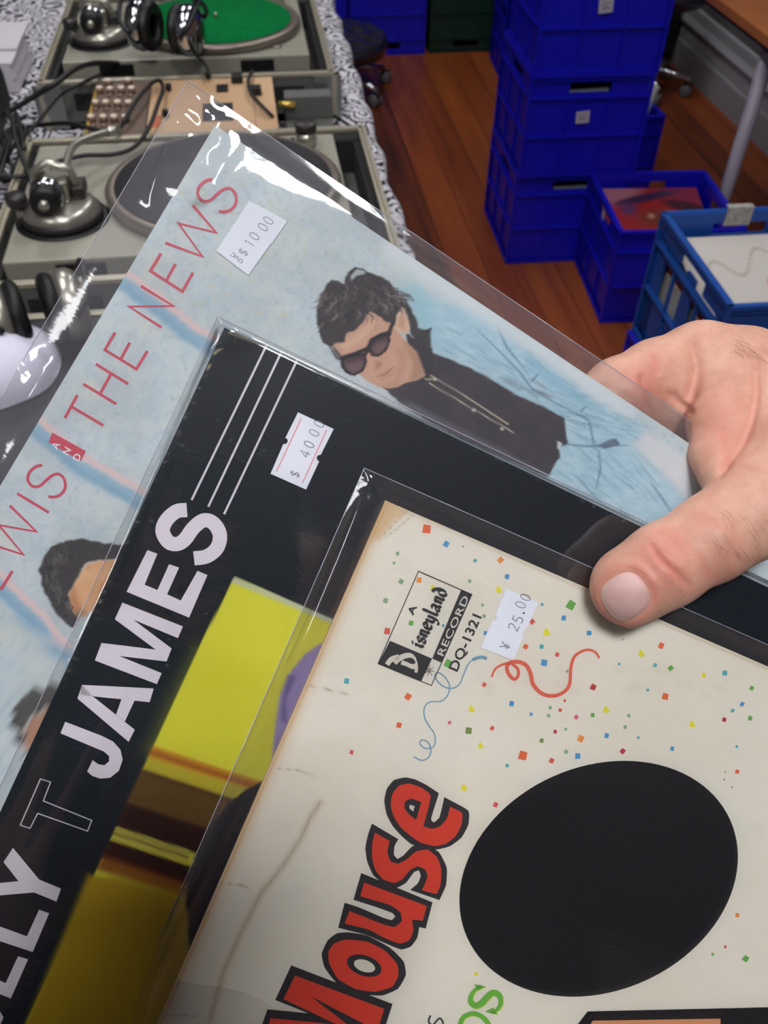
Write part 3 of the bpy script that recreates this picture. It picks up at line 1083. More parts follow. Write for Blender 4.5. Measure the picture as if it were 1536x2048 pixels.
# white cap
cx_, cy_ = at(-22, 722, BZ + 0.02)
t = empty('cap', (cx_, cy_, BZ), 0.5, 'white baseball cap lying on the black equipment case', 'cap')
M_CAPW = mat('white_cotton', (222, 218, 236), 0.85, spec=0.2)
b = MB()
nr, ns = 18, 48
vs, fs = [], []
for i in range(nr + 1):
    th = PI / 2 * i / nr
    for k in range(ns):
        a = 2 * PI * k / ns
        r = 0.066 * math.sin(th) ** 0.9 * (1 + 0.02 * math.cos(6 * a))
        z = 0.056 * math.cos(th) ** 0.8
        dn = 0.014 * math.exp(-(((r * math.cos(a) - 0.02) * 0.8 + (r * math.sin(a) - 0.015) * 0.6) / 0.012) ** 2) * math.sin(th)
        vs.append((r * math.cos(a) * 1.12, r * math.sin(a), max(0.001, z - dn)))
for i in range(nr):
    for k in range(ns):
        k2 = (k + 1) % ns
        fs.append((i * ns + k, (i + 1) * ns + k, (i + 1) * ns + k2, i * ns + k2))
b.add(vs, fs, M_CAPW, True)
b.build('crown', t)
b = MB()
vs, fs = [], []
for k in range(25):
    a = PI * 0.62 + PI * 0.76 * k / 24
    for q in range(7):
        r = 0.070 + 0.062 * q / 6 * (math.sin(PI * k / 24) ** 0.5)
        vs.append((r * math.cos(a) * 1.12, r * math.sin(a), 0.012 - 0.009 * q / 6 + 0.006 * (1 - abs(k - 12) / 12)))
for k in range(24):
    for q in range(6):
        fs.append((k * 7 + q, k * 7 + q + 1, k * 7 + 8 + q, k * 7 + 7 + q))
b.add(vs, fs, M_CAPW, True)
o = b.build('brim', t)
o.modifiers.new('thickness', 'SOLIDIFY').thickness = 0.0025
b = MB()
b.lathe([(0.0022, 0.0), (0.0022, 0.002), (0.0048, 0.002), (0.0052, 0.0), (0.0022, -0.002)], M_CAPW, 20, cap=False)
b.lathe([(0.0, 0.0005), (0.0023, 0.0005)], M_BLACK, 16, cap=False)
ey_ = b.build('eyelet', t)
ey_.location = (0.012, -0.050, 0.034)
ey_.rotation_euler = (math.radians(52), 0, 0)
b = MB()
b.lathe([(0.0, 0.004), (0.005, 0.003), (0.006, 0.0)], M_CAPW, 16)
ey_ = b.build('top_button', t)
ey_.location = (0.0, 0.0, 0.056)

# ------------------------------------------------------------------ left side of the table: papers, black bag, cables
t = empty('napkin_pack', (-0.525, 1.955, TC), 0.0, 'pack of white paper napkins in clear wrap beside the far turntable', 'napkins')
M_PAPER = mat('white_tissue', (206, 200, 206), 0.8)
b = MB()
for k in range(9):
    b.box(-0.085 + 0.002 * (k % 3), -0.105, 0.006 * k, 0.072 - 0.0015 * (k % 4), 0.075 + 0.003 * (k % 2), 0.006 * k + 0.0055, M_PAPER, bev=0.001)
b.build('napkin_stack', t)
b = MB()
b.box(-0.088, -0.04, 0.054, 0.074, 0.12, 0.060, M_PAPER, bev=0.002)
b.build('top_fold', t)
t = empty('adapter_bag', (-0.512, 1.655, TC), 0.05, 'black equipment bag at the left edge beside the mixer', 'bag')
b = MB()
b.box(-0.10, -0.12, 0.0, 0.066, 0.125, 0.085, mat('black_nylon', (16, 15, 17), 0.75, bump=(40, 0.5, 0.006)), bev=0.02)
b.build('body', t)
MB().tube(spline([(-0.02, -0.09, 0.082), (-0.01, -0.05, 0.105), (0.0, 0.0, 0.11), (-0.01, 0.06, 0.105), (-0.02, 0.10, 0.082)], 6), 0.006, M_BLACK, 10).build('strap', t)

M_CABLE = mat('black_rubber_cable', (20, 18, 18), 0.5)


def cable(pts, r, label, group='black cables over the turntables'):
    """pts: (place in the photograph x, y, height)"""
    P = [at(px, py, z) + (z,) for px, py, z in pts]
    o = MB().tube([tuple(p) for p in spline(P, 8)], r, M_CABLE, 10).build('cable')
    return tag(o, label, 'cable', group)


cable([(-30, 246, 0.91), (30, 216, 0.93), (75, 188, 0.95), (112, 166, 0.965), (150, 138, 0.97), (185, 127, 0.955), (222, 126, 0.93), (262, 128, 0.90)], 0.0045, 'thick black cable arching from the black bag to the far case')
cable([(-30, 300, 0.90), (20, 268, 0.90), (70, 252, 0.91), (140, 247, 0.935), (185, 258, 0.938), (225, 264, 0.938), (244, 250, 0.936)], 0.0036, 'black cable running into the front of the knob panel')
cable([(-10, 352, 0.935), (40, 353, 0.934), (80, 340, 0.934), (120, 322, 0.934), (170, 311, 0.934), (225, 309, 0.934), (268, 294, 0.936), (298, 255, 0.94), (315, 210, 0.945), (326, 178, 0.942), (318, 161, 0.940), (300, 170, 0.940), (275, 198, 0.942), (256, 228, 0.940), (246, 246, 0.936)], 0.0034, 'long black cable looping from the near plinth up over the mixer faceplate')
cable([(-20, 330, 0.90), (20, 300, 0.905), (60, 262, 0.91), (85, 232, 0.92), (120, 190, 0.93), (160, 168, 0.94), (200, 150, 0.935)], 0.003, 'thin black cable rising past the left side of the knob panel')
cable([(378, 80, 1.0), (392, 110, 0.955), (405, 122, 0.945), (414, 136, 0.943), (416, 150, 0.940)], 0.0026, 'thin headphone lead dropping to the mixer from the chrome headphones')
cable([(505, 142, 0.936), (497, 158, 0.938), (499, 180, 0.938), (513, 200, 0.937), (538, 226, 0.935), (562, 250, 0.90), (578, 262, 0.88)], 0.003, 'black lead curling off the right of the tan faceplate')
cable([(668, 232, 0.86), (690, 245, 0.858), (712, 262, 0.855), (742, 300, 0.76), (752, 340, 0.62), (750, 385, 0.55), (768, 425, 0.45), (775, 470, 0.35)], 0.003, 'thin black lead hanging down beside the near case')
rr = random.Random(3)
for k in range(9):
    z = 0.865 + 0.008 * k
    P = [(-40 + 16 * i + rr.uniform(-12, 12), 300 + 75 * math.sin(i * 0.9 + k) * (0.5 + 0.06 * k) + rr.uniform(-15, 15), z + rr.uniform(0, 0.03)) for i in range(7)]
    cable(P, 0.0035, 'black cable in the tangle at the left edge beside the near flight case', 'tangled cables at the left edge')
# ------------------------------------------------------------------ three records held in the hand
LP = 0.314


class Cover:
    """plane of one held cover: local x along its top edge, local y up, local z towards the viewer"""

    def __init__(self, corner, top_slope, left_slope, depth, tilt=0.12):
        p = np.array((corner[0] - FW / 2, corner[1] - FH / 2, FPX)) / FPX
        tdir = np.array((1, top_slope, 0)) / FPX
        # ex inside the plane (camera, top edge), leaning away by tilt
        a = _n(p)
        b = _n(tdir - a * tdir.dot(a))
        best = None
        for th in np.linspace(-1.2, 1.2, 24001):
            e = b * math.cos(th) + a * math.sin(th)
            d = abs(e[2] - tilt)
            if best is None or d < best[0]:
                best = (d, e)
        self.ex = best[1]
        q = np.array((corner[0] - left_slope * 100 - FW / 2, corner[1] + 100 - FH / 2, FPX)) / FPX
        m = _n(np.cross(p, q))
        ed = _n(np.cross(m, self.ex))
        if ed[1] < 0:
            ed = -ed
        self.ey = -ed                       # up
        self.ez = np.cross(self.ex, self.ey)
        self.O = p * depth
        if self.ez[2] > 0:
            self.ez = -self.ez
        wx, wy, wz = C2W @ self.ex, C2W @ self.ey, C2W @ self.ez
        wo = C2W @ self.O + CAMPOS
        self.M = Matrix(((wx[0], wy[0], wz[0], wo[0]), (wx[1], wy[1], wz[1], wo[1]), (wx[2], wy[2], wz[2], wo[2]), (0, 0, 0, 1)))

    def loc(self, px, py, h=0.0):
        r = ray(px, py)
        nO = self.O + self.ez * h
        q = r * (nO.dot(self.ez) / r.dot(self.ez)) - self.O
        return q.dot(self.ex), q.dot(self.ey)

    def locs(self, pts, h=0.0):
        return [self.loc(px, py, h) for px, py in pts]

    def depth_at(self, px, py):
        r = ray(px, py)
        return FPX * self.O.dot(self.ez) / r.dot(self.ez)

    def pix(self, X, Y):
        P = self.O[:, None, None] + self.ex[:, None, None] * X + self.ey[:, None, None] * Y
        return FW / 2 + FPX * P[0] / P[2], FH / 2 + FPX * P[1] / P[2]


def at_depth(corner, top, left, pin, d):
    c = Cover(corner, top, left, 0.29)
    return Cover(corner, top, left, 0.29 * d / c.depth_at(*pin))


PIN = (1240, 1190)
C_NEWS = at_depth((430, 250), 0.6716, 0.5953, PIN, 0.2935)
C_JAMES = at_depth((449, 655), 0.478, 0.463, PIN, 0.2870)
C_MOUSE = at_depth((771, 1001), 0.4345, 0.4365, PIN, 0.2800)


# ---- painting of printed pictures: colours laid on a fine grid of the cover itself
def vnoise(X, Y, seed, oct=3):
    rg = np.random.default_rng(seed)
    out = np.zeros_like(X)
    amp, tot = 1.0, 0.0
    for o_ in range(oct):
        g = rg.random((64, 64))
        xi, yi = np.floor(X).astype(int), np.floor(Y).astype(int)
        fx, fy = X - xi, Y - yi
        fx = fx * fx * (3 - 2 * fx)
        fy = fy * fy * (3 - 2 * fy)
        a = g[xi % 64, yi % 64]; b = g[(xi + 1) % 64, yi % 64]; c = g[xi % 64, (yi + 1) % 64]; d = g[(xi + 1) % 64, (yi + 1) % 64]
        out += amp * ((a * (1 - fx) + b * fx) * (1 - fy) + (c * (1 - fx) + d * fx) * fy)
        tot += amp
        amp *= 0.5
        X, Y = X * 2.03, Y * 2.03
    return out / tot


class Print:
    """grid of print colours; drawing commands take coordinates traced from the photograph"""

    def __init__(self, cov, xs, ys, base):
        self.cov, self.xs, self.ys = cov, xs, ys
        self.X, self.Y = np.meshgrid(xs, ys, indexing='ij')
        self.P, self.Q = cov.pix(self.X, self.Y)
        self.c = np.ones(self.X.shape + (3,)) * np.array(base, float)   # sRGB 0-255

    def box(self, pts, pad):
        a = np.array(pts)
        m = (self.P > a[:, 0].min() - pad) & (self.P < a[:, 0].max() + pad) & (self.Q > a[:, 1].min() - pad) & (self.Q < a[:, 1].max() + pad)
        i = np.where(m.any(1))[0]
        j = np.where(m.any(0))[0]
        if len(i) == 0 or len(j) == 0:
            return None
        return slice(i[0], i[-1] + 1), slice(j[0], j[-1] + 1)

    def lay(self, sl, mask, rgb):
        rgb = np.asarray(rgb, float)
        self.c[sl] = self.c[sl] * (1 - mask[..., None]) + rgb * mask[..., None]

    @staticmethod
    def segdist(P, Q, a, b):
        ax, ay = a; bx, by = b
        dx, dy = bx - ax, by - ay
        L = dx * dx + dy * dy + 1e-9
        t = np.clip(((P - ax) * dx + (Q - ay) * dy) / L, 0, 1)
        return np.hypot(P - ax - t * dx, Q - ay - t * dy), t

    def poly(self, pts, rgb, soft=2.0, a=1.0, rough=0.0, seed=1, tex=None):
        """filled outline, soft edge (px), rough: edge wobble, tex: (amount, scale, other rgb)"""
        sl = self.box(pts, soft + rough + 2)
        if sl is None:
            return
        P, Q = self.P[sl], self.Q[sl]
        inside = np.zeros(P.shape, bool)
        d = np.full(P.shape, 1e9)
        n = len(pts)
        for i in range(n):
            (x0, y0), (x1, y1) = pts[i], pts[(i + 1) % n]
            c = ((y0 > Q) != (y1 > Q)) & (P < (x1 - x0) * (Q - y0) / ((y1 - y0) if abs(y1 - y0) > 1e-9 else 1e-9) + x0)
            inside ^= c
            d = np.minimum(d, self.segdist(P, Q, (x0, y0), (x1, y1))[0])
        sd = np.where(inside, d, -d)
        if rough:
            sd = sd + rough * 2 * (vnoise(P / (rough * 3 + 3), Q / (rough * 3 + 3), seed) - 0.5)
        m = np.clip(0.5 + sd / (2 * soft), 0, 1)
        m = m * m * (3 - 2 * m) * a
        col = np.ones(P.shape + (3,)) * np.asarray(rgb, float)
        if tex:
            k = np.clip((vnoise(P / tex[1], Q / (tex[3] if len(tex) > 3 else tex[1]), seed + 5) - 0.5) * 2 * tex[0] + 0.5, 0, 1)[..., None]
            col = col * (1 - k) + np.asarray(tex[2], float) * k
        self.lay(sl, m, col)

    def line(self, pts, rgb, w=3.0, soft=1.5, a=1.0, taper=False):
        sl = self.box(pts, w + soft + 2)
        if sl is None:
            return
        P, Q = self.P[sl], self.Q[sl]
        m = np.zeros(P.shape)
        n = len(pts) - 1
        for i in range(n):
            d, t = self.segdist(P, Q, pts[i], pts[i + 1])
            ww = w / 2
            if taper:
                s = (i + t) / n
                ww = w / 2 * np.sin(np.clip(s, 0.02, 0.98) * PI) ** 0.6
            m = np.maximum(m, np.clip(0.5 + (ww - d) / (2 * soft), 0, 1))
        self.lay(sl, m * a, rgb)

    def mottle(self, amt, scale, rgb, seed, lo=0.45, hi=0.75):
        k = np.clip((vnoise(self.P / scale, self.Q / scale, seed) - lo) / (hi - lo), 0, 1) * amt
        self.lay((slice(None), slice(None)), k, rgb)


def cover_object(name, parent, pr, thick, edge_mat, mname):
    nx, ny = pr.X.shape
    v = np.stack([pr.X, pr.Y, np.zeros_like(pr.X)], -1).reshape(-1, 3)
    idx = np.arange(nx * ny).reshape(nx, ny)
    f = np.stack([idx[:-1, :-1], idx[1:, :-1], idx[1:, 1:], idx[:-1, 1:]], -1).reshape(-1, 4)
    x0, x1, y0, y1 = pr.xs[0], pr.xs[-1], pr.ys[0], pr.ys[-1]
    k = len(v)
    extra = np.array([(x0, y0, 0), (x1, y0, 0), (x1, y1, 0), (x0, y1, 0), (x0, y0, -thick), (x1, y0, -thick), (x1, y1, -thick), (x0, y1, -thick)], float)
    ff = np.concatenate([f, k + np.array([(4, 7, 6, 5), (0, 4, 5, 1), (1, 5, 6, 2), (2, 6, 7, 3), (3, 7, 4, 0)])])
    V = np.concatenate([v, extra])
    me = bpy.data.meshes.new(name)
    me.vertices.add(len(V))
    me.vertices.foreach_set('co', V.astype(np.float32).ravel())
    me.loops.add(ff.size)
    me.loops.foreach_set('vertex_index', ff.astype(np.int32).ravel())
    me.polygons.add(len(ff))
    me.polygons.foreach_set('loop_start', (np.arange(len(ff)) * 4).astype(np.int32))
    me.materials.append(print_material(0.5, mname, 0.15))
    me.materials.append(edge_mat)
    mi = np.zeros(len(ff), np.int32)
    mi[-5:] = 1
    me.polygons.foreach_set('material_index', mi)
    me.update(calc_edges=True)
    c = pr.c.reshape(-1, 3) / 255
    c = np.where(c <= 0.04045, c / 12.92, ((np.clip(c, 0, 1) + 0.055) / 1.055) ** 2.4)
    cc = np.ones((len(V), 4), np.float32)
    cc[:nx * ny, :3] = c
    a = me.color_attributes.new('print', 'FLOAT_COLOR', 'POINT')
    a.data.foreach_set('color', cc.ravel())
    o = bpy.data.objects.new(name, me)
    COL.objects.link(o)
    o.parent = parent
    return o


def sleeve_material(haze=0.012):
    m = bpy.data.materials.new('clear_plastic_film')
    m.use_nodes = True
    nt = m.node_tree
    nt.nodes.clear()
    N, L = nt.nodes.new, nt.links.new
    out = N('ShaderNodeOutputMaterial')
    tr = N('ShaderNodeBsdfTransparent')
    tr.inputs[0].default_value = (0.985, 0.985, 0.99, 1)
    gl = N('ShaderNodeBsdfGlossy')
    gl.inputs['Roughness'].default_value = 0.06
    df = N('ShaderNodeBsdfDiffuse')
    df.inputs[0].default_value = (0.75, 0.74, 0.80, 1)
    fr = N('ShaderNodeFresnel')
    fr.inputs[0].default_value = 1.5
    mu = N('ShaderNodeMath')
    mu.operation = 'MULTIPLY'
    mu.inputs[1].default_value = 1.8
    mu.use_clamp = True
    L(fr.outputs[0], mu.inputs[0])
    m1 = N('ShaderNodeMixShader')
    m1.inputs[0].default_value = haze
    L(tr.outputs[0], m1.inputs[1])
    L(df.outputs[0], m1.inputs[2])
    m2 = N('ShaderNodeMixShader')
    L(mu.outputs[0], m2.inputs[0])
    L(m1.outputs[0], m2.inputs[1])
    L(gl.outputs[0], m2.inputs[2])
    # fine scuffs
    tc = N('ShaderNodeTexCoord')
    mp = N('ShaderNodeMapping')
    mp.inputs['Scale'].default_value = (120, 420, 1)
    mp.inputs['Rotation'].default_value = (0, 0, 0.7)
    L(tc.outputs['Object'], mp.inputs[0])
    nz = N('ShaderNodeTexNoise')
    nz.inputs['Scale'].default_value = 1.0
    nz.inputs['Detail'].default_value = 3
    L(mp.outputs[0], nz.inputs['Vector'])
    bp = N('ShaderNodeBump')
    bp.inputs['Strength'].default_value = 0.06
    bp.inputs['Distance'].default_value = 0.0006
    L(nz.outputs['Fac'], bp.inputs['Height'])
    L(bp.outputs[0], gl.inputs['Normal'])
    L(m2.outputs[0], out.inputs[0])
    return m


M_SEAM = mat('film_seam', (150, 146, 158), 0.15, spec=0.8)


def sleeve(parent, cov, ml, mt, mr, mb, back, haze, front=0.0010, ridges=(), crumple=(), seed=1, wave=0.0006):
    """closed film pouch around a cover; margins left, top, right, bottom; ridges: (p0, p1, width, height) traced;
    crumple: (centre, radius, height)"""
    x0, x1, y0, y1 = -ml, LP + mr, -LP - mb, mt
    # finer where the picture looks
    nx, ny = 240, 240
    sx = np.linspace(0, 1, nx) ** 1.15
    sy = np.linspace(0, 1, ny) ** 1.15
    xs = x0 + (x1 - x0) * sx
    ys = y1 - (y1 - y0) * sy
    X, Y = np.meshgrid(xs, ys, indexing='ij')
    edge = np.minimum(np.minimum(X - x0, x1 - X), np.minimum(Y - y0, y1 - Y))
    # film falls from the cover's face down to the seam over the margin
    lm = np.clip((X - x0) / max(ml, 1e-4), 0, 1)
    tm = np.clip((y1 - Y) / max(mt, 1e-4), 0, 1)
    rm = np.clip((x1 - X) / max(mr, 1e-4), 0, 1)
    bm_ = np.clip((Y - y0) / max(mb, 1e-4), 0, 1)
    s = np.minimum(np.minimum(lm, tm), np.minimum(rm, bm_))
    s = np.sin(s * PI / 2)
    w = wave * (vnoise(X * 45 + 3, Y * 45 + 9, seed, 2) - 0.3) * np.clip(edge / 0.006, 0, 1)
    for p0, p1, wd, ht in ridges:
        a, b = cov.loc(*p0), cov.loc(*p1)
        d, t = Print.segdist(X, Y, a, b)
        w = w + ht * np.exp(-(d / wd) ** 2) * np.sin(np.clip(t, 0.0, 1.0) * PI * 0.9 + 0.15) ** 0.5
    for c, rad, ht in crumple:
        a = cov.loc(*c)
        r = np.hypot(X - a[0], Y - a[1])
        nz = vnoise(X * 110 + seed, Y * 110, seed + 3, 2)
        ridged = 1 - 2 * np.abs(nz - 0.5)
        w = w + ht * ridged * np.exp(-(r / rad) ** 2)
    mid = -back * 0.5
    Zf = mid + (front - mid) * s + w
    Zb = mid + (-back - mid) * s + wave * 0.6 * (vnoise(X * 40, Y * 40, seed + 8, 2) - 0.5) * np.clip(edge / 0.006, 0, 1)
    v = np.concatenate([np.stack([X, Y, Zf], -1).reshape(-1, 3), np.stack([X, Y, Zb], -1).reshape(-1, 3)])
    idx = np.arange(nx * ny).reshape(nx, ny)
    k = nx * ny
    f = np.stack([idx[:-1, :-1], idx[:-1, 1:], idx[1:, 1:], idx[1:, :-1]], -1).reshape(-1, 4)
    ff = np.concatenate([f, (f + k)[:, ::-1]])
    me = bpy.data.meshes.new('plastic_sleeve')
    me.vertices.add(len(v))
    me.vertices.foreach_set('co', v.astype(np.float32).ravel())
    me.loops.add(ff.size)
    me.loops.foreach_set('vertex_index', ff.astype(np.int32).ravel())
    me.polygons.add(len(ff))
    me.polygons.foreach_set('loop_start', (np.arange(len(ff)) * 4).astype(np.int32))
    me.materials.append(sleeve_material(haze))
    me.polygons.foreach_set('use_smooth', [True] * len(ff))
    me.update(calc_edges=True)
    o = bpy.data.objects.new('plastic_sleeve', me)
    COL.objects.link(o)
    o.parent = parent
    tag(o, 'clear plastic sleeve')
    # welded seam along the four sides
    b = MB()
    zz = mid
    for p, q in (((x0, y1), (x1, y1)), ((x0, y1), (x0, y0)), ((x0, y0), (x1, y0)), ((x1, y0), (x1, y1))):
        b.tube([(p[0], p[1], zz), (q[0], q[1], zz)], 0.00013, M_SEAM, 6)
    b.build('welded_seam', o)
    return o


# simple pen letters (unit box: u along the reading direction 0-1, v up 0-1)
PEN = {
    '0': [[(0.5 + 0.38 * math.sin(a), 0.5 + 0.5 * math.cos(a)) for a in np.linspace(0, 2 * PI, 17)]],
    '1': [[(0.3, 0.8), (0.55, 1.0), (0.55, 0.0)]],
    '2': [[(0.1, 0.78), (0.25, 0.97), (0.6, 1.0), (0.85, 0.8), (0.75, 0.55), (0.1, 0.0), (0.9, 0.0)]],
    '4': [[(0.65, 0.0), (0.65, 1.0), (0.05, 0.3), (0.95, 0.3)]],
    '5': [[(0.85, 1.0), (0.25, 1.0), (0.15, 0.55), (0.5, 0.62), (0.85, 0.45), (0.85, 0.15), (0.55, 0.0), (0.1, 0.08)]],
    '.': [[(0.4, 0.0), (0.55, 0.0)], [(0.4, 0.06), (0.55, 0.06)]],
    '$': [[(0.85, 0.78), (0.6, 0.88), (0.3, 0.84), (0.15, 0.68), (0.35, 0.52), (0.7, 0.46), (0.85, 0.3), (0.65, 0.14), (0.35, 0.12), (0.12, 0.24)], [(0.5, 1.0), (0.5, 0.0)]],
    'Y': [[(0.05, 1.0), (0.5, 0.5), (0.95, 1.0)], [(0.5, 0.5), (0.5, 0.0)], [(0.15, 0.42), (0.85, 0.42)], [(0.15, 0.24), (0.85, 0.24)]],
    'U': [[(0.1, 1.0), (0.1, 0.25), (0.3, 0.0), (0.7, 0.0), (0.9, 0.25), (0.9, 1.0)]],
    'S': [[(0.88, 0.82), (0.65, 1.0), (0.3, 0.96), (0.12, 0.75), (0.35, 0.55), (0.7, 0.45), (0.9, 0.25), (0.65, 0.02), (0.3, 0.0), (0.08, 0.18)]],
    'D': [[(0.12, 0.0), (0.12, 1.0), (0.55, 0.97), (0.88, 0.7), (0.88, 0.3), (0.55, 0.03), (0.12, 0.0)]],
}


def pen_text(b, cov, text, org, U, V, w, h, m, adv=None):
    """text: characters; org: traced start; U, V: traced vectors of one letter's width and height"""
    for i, ch in enumerate(text):
        if ch == ' ':
            continue
        a = adv[i] if adv else i * 1.25
        for st in PEN[ch]:
            pts = [(org[0] + (u + a) * U[0] + v * V[0], org[1] + (u + a) * U[1] + v * V[1]) for u, v in st]
            b.stroke(cov.locs(pts), w, h, m)


def pen_at(b, cov, ch, c, U, V, w, h, m):
    pen_text(b, cov, ch, (c[0] - 0.5 * U[0] - 0.5 * V[0], c[1] - 0.5 * U[1] - 0.5 * V[1]), U, V, w, h, m)


def font_text(b, cov, text, org, U, V, h, m, bold=0.0, shear=0.0, space=1.0, length=None):
    """built-in sans letters; U, V: traced vectors of one em along and up"""
    cu = bpy.data.curves.new('lettering', 'FONT')
    cu.body = text
    cu.size = 1.0
    cu.offset = bold
    cu.shear = shear
    cu.space_character = space
    cu.resolution_u = 4
    ob = bpy.data.objects.new('lettering', cu)
    COL.objects.link(ob)
    dg = bpy.context.evaluated_depsgraph_get()
    me = bpy.data.meshes.new_from_object(ob.evaluated_get(dg))
    if length:                              # stretch to the traced length
        wdt = max(v.co.x for v in me.vertices)
        k_ = length / (wdt * math.hypot(*U))
        U = (U[0] * k_, U[1] * k_)
    vs = [cov.loc(org[0] + v.co.x * U[0] + v.co.y * V[0], org[1] + v.co.x * U[1] + v.co.y * V[1]) for v in me.vertices]
    fs = [tuple(p.vertices) for p in me.polygons]
    out = []
    for f in fs:
        a, c, d = (Vector(vs[i]) for i in f[:3])
        e1, e2 = c - a, d - a
        out.append(f if e1.x * e2.y - e1.y * e2.x > 0 else f[::-1])
    b.add([(x, y, h) for x, y in vs], out, m)
    bpy.data.objects.remove(ob)
    bpy.data.curves.remove(cu)
    bpy.data.meshes.remove(me)


def sc(pts, k, ox, oy):
    return [(ox + x / k, oy + y / k) for x, y in pts]


def fine(lo, hi, step, a, b, coarse):
    """grid lines from a to b, fine between lo and hi"""
    out = []
    if a < lo:
        out += list(np.linspace(a, lo, max(2, int((lo - a) / coarse) + 1)))[:-1]
    out += list(np.linspace(max(lo, a), min(hi, b), int((min(hi, b) - max(lo, a)) / step) + 1))
    if b > hi:
        out += list(np.linspace(hi, b, max(2, int((b - hi) / coarse) + 1)))[1:]
    return np.array(out)


def held(cov, label, name='record'):
    t = bpy.data.objects.new(name, None)
    t.empty_display_size = 0.02
    COL.objects.link(t)
    t.matrix_world = cov.M
    return tag(t, label, 'record', 'records held in the hand')


M_STICK = mat('price_sticker_paper', (222, 224, 232), 0.55)
M_PENC = mat('faint_grey_ink', (112, 112, 122), 0.7)
M_PENC2 = mat('dark_grey_ink', (84, 84, 92), 0.7)
M_REDLN = mat('red_sticker_line', (222, 110, 112), 0.6)
M_HOLE = mat('notch_dark', (26, 30, 38), 0.6)
HP = 0.00018                                    # ink stands this far off the card
FILM = 0.0010


def sticker(parent, cov, pts, h, label):
    b = MB()
    P = cov.locs(pts)
    b.poly(P, h, M_STICK)
    o = b.build('price_sticker', parent)
    md = o.modifiers.new('paper', 'SOLIDIFY')
    md.thickness = 0.00012
    md.offset = -1
    return tag(o, label)


# ================================================================== rear record: pale blue cover
NEWS = held(C_NEWS, 'record in pale blue cover with red lettering, rearmost of the three held records')
xs = fine(-0.001, 0.215, 0.00046, 0.0, LP, 0.004)
ys = fine(-0.165, 0.001, 0.00046, -LP, 0.0, 0.004)
pr = Print(C_NEWS, xs, ys, (184, 193, 196))
pr.mottle(0.8, 90, (198, 208, 212), 11, 0.35, 0.7)
pr.mottle(0.5, 34, (204, 208, 204), 12, 0.45, 0.75)
pr.mottle(0.30, 16, (160, 182, 196), 13, 0.5, 0.8)
pr.mottle(0.35, 60, (214, 210, 192), 14, 0.55, 0.8)
pr.mottle(0.5, 7, (146, 164, 182), 15, 0.62, 0.9)
for k in range(60):                             # small foxing spots
    x, y = 300 + 480 * RNG.random(), 330 + 300 * RNG.random()
    pr.line([(x, y), (x + 2 + 5 * RNG.random(), y + 3 * RNG.random())], (196, 188, 150), 3 + 5 * RNG.random(), 3, 0.5)
# brush bands: pink above blue
for pk, dy in (([(243, 540), (300, 580), (350, 621), (390, 655), (436, 682)], 19),
               ([(78, 838), (120, 876), (160, 908), (200, 934), (240, 956), (284, 984)], 20),
               ([(-20, 1130), (10, 1158), (43, 1192), (77, 1222), (110, 1262), (150, 1310)], 19)):
    pk = [tuple(p) for p in spline(pk, 5)]
    bl = [(x - 7, y + dy) for x, y in pk]
    jig = [(x + 5 * (RNG.random() - 0.5), y + 7 * (RNG.random() - 0.5)) for x, y in bl]
    pr.line(jig, (136, 170, 192), 26, 7, 0.8)
    pr.line([(x - 3, y + 4 + 6 * RNG.random()) for x, y in bl], (120, 158, 182), 10, 6, 0.6)
    pr.line([(x, y - 1 + 5 * (RNG.random() - 0.5)) for x, y in pk], (222, 190, 186), 14, 4, 0.85)
# ---- reclining man (printed picture)
JK = sc([(40, 120), (70, 60), (150, 120), (280, 140), (420, 200), (560, 310), (700, 430), (830, 540), (920, 590), (1070, 655), (1050, 715), (1000, 745), (1090, 815), (1180, 905), (1280, 1000), (1330, 1080), (1200, 1140), (1060, 1080), (640, 885), (300, 740), (100, 560)], 2.194, 800, 550)
pr.poly(JK, (160, 190, 204), 14, 0.95, 6, 3, (0.9, 22, (178, 202, 212), 9))
pr.poly(sc([(-20, 60), (30, 20), (90, 60), (140, 140), (150, 300), (60, 320), (20, 180)], 2.194, 800, 550), (152, 190, 200), 22, 0.7, 8, 4)
for k in range(420):                            # crayon-like strokes of the denim
    i = int(RNG.integers(0, 3))
    x0, y0 = [(870 + 300 * RNG.random(), 630 + 200 * RNG.random()), (1110 + 190 * RNG.random(), 880 + 150 * RNG.random()), (1080 + 180 * RNG.random(), 780 + 90 * RNG.random())][i]
    a = (0.62, 0.75, 0.3)[i] + 0.35 * (RNG.random() - 0.5)
    L_ = 18 + 40 * RNG.random()
    pr.line([(x0, y0), (x0 + L_ * math.cos(a), y0 + L_ * math.sin(a))], [(124, 156, 170), (198, 212, 218), (142, 174, 186), (96, 128, 144)][int(RNG.integers(0, 4))], 2.6, 1.6, 0.42, True)
for ln in ([(340, 240), (430, 330), (520, 420), (580, 500), (640, 540), (760, 600)], [(420, 210), (470, 320), (560, 430)], [(575, 470), (610, 430)], [(760, 600), (830, 640), (850, 740), (870, 755)], [(870, 750), (930, 720), (960, 742), (880, 762)],
           [(790, 600), (820, 575)], [(1190, 1040), (1150, 980), (1100, 910)], [(870, 760), (880, 850), (860, 940)], [(700, 740), (820, 752), (1000, 748)]):
    pr.line(sc(ln, 2.194, 800, 550), (70, 108, 132), 3.4, 2, 0.75, True)
pr.poly(sc([(868, 748), (948, 716), (966, 744), (900, 762)], 2.194, 800, 550), (92, 104, 120), 2, 0.9)
pr.poly(sc([(560, 330), (640, 400), (760, 500), (900, 590), (860, 600), (740, 540), (640, 470), (560, 400)], 2.194, 800, 550), (128, 172, 192), 8, 0.5)
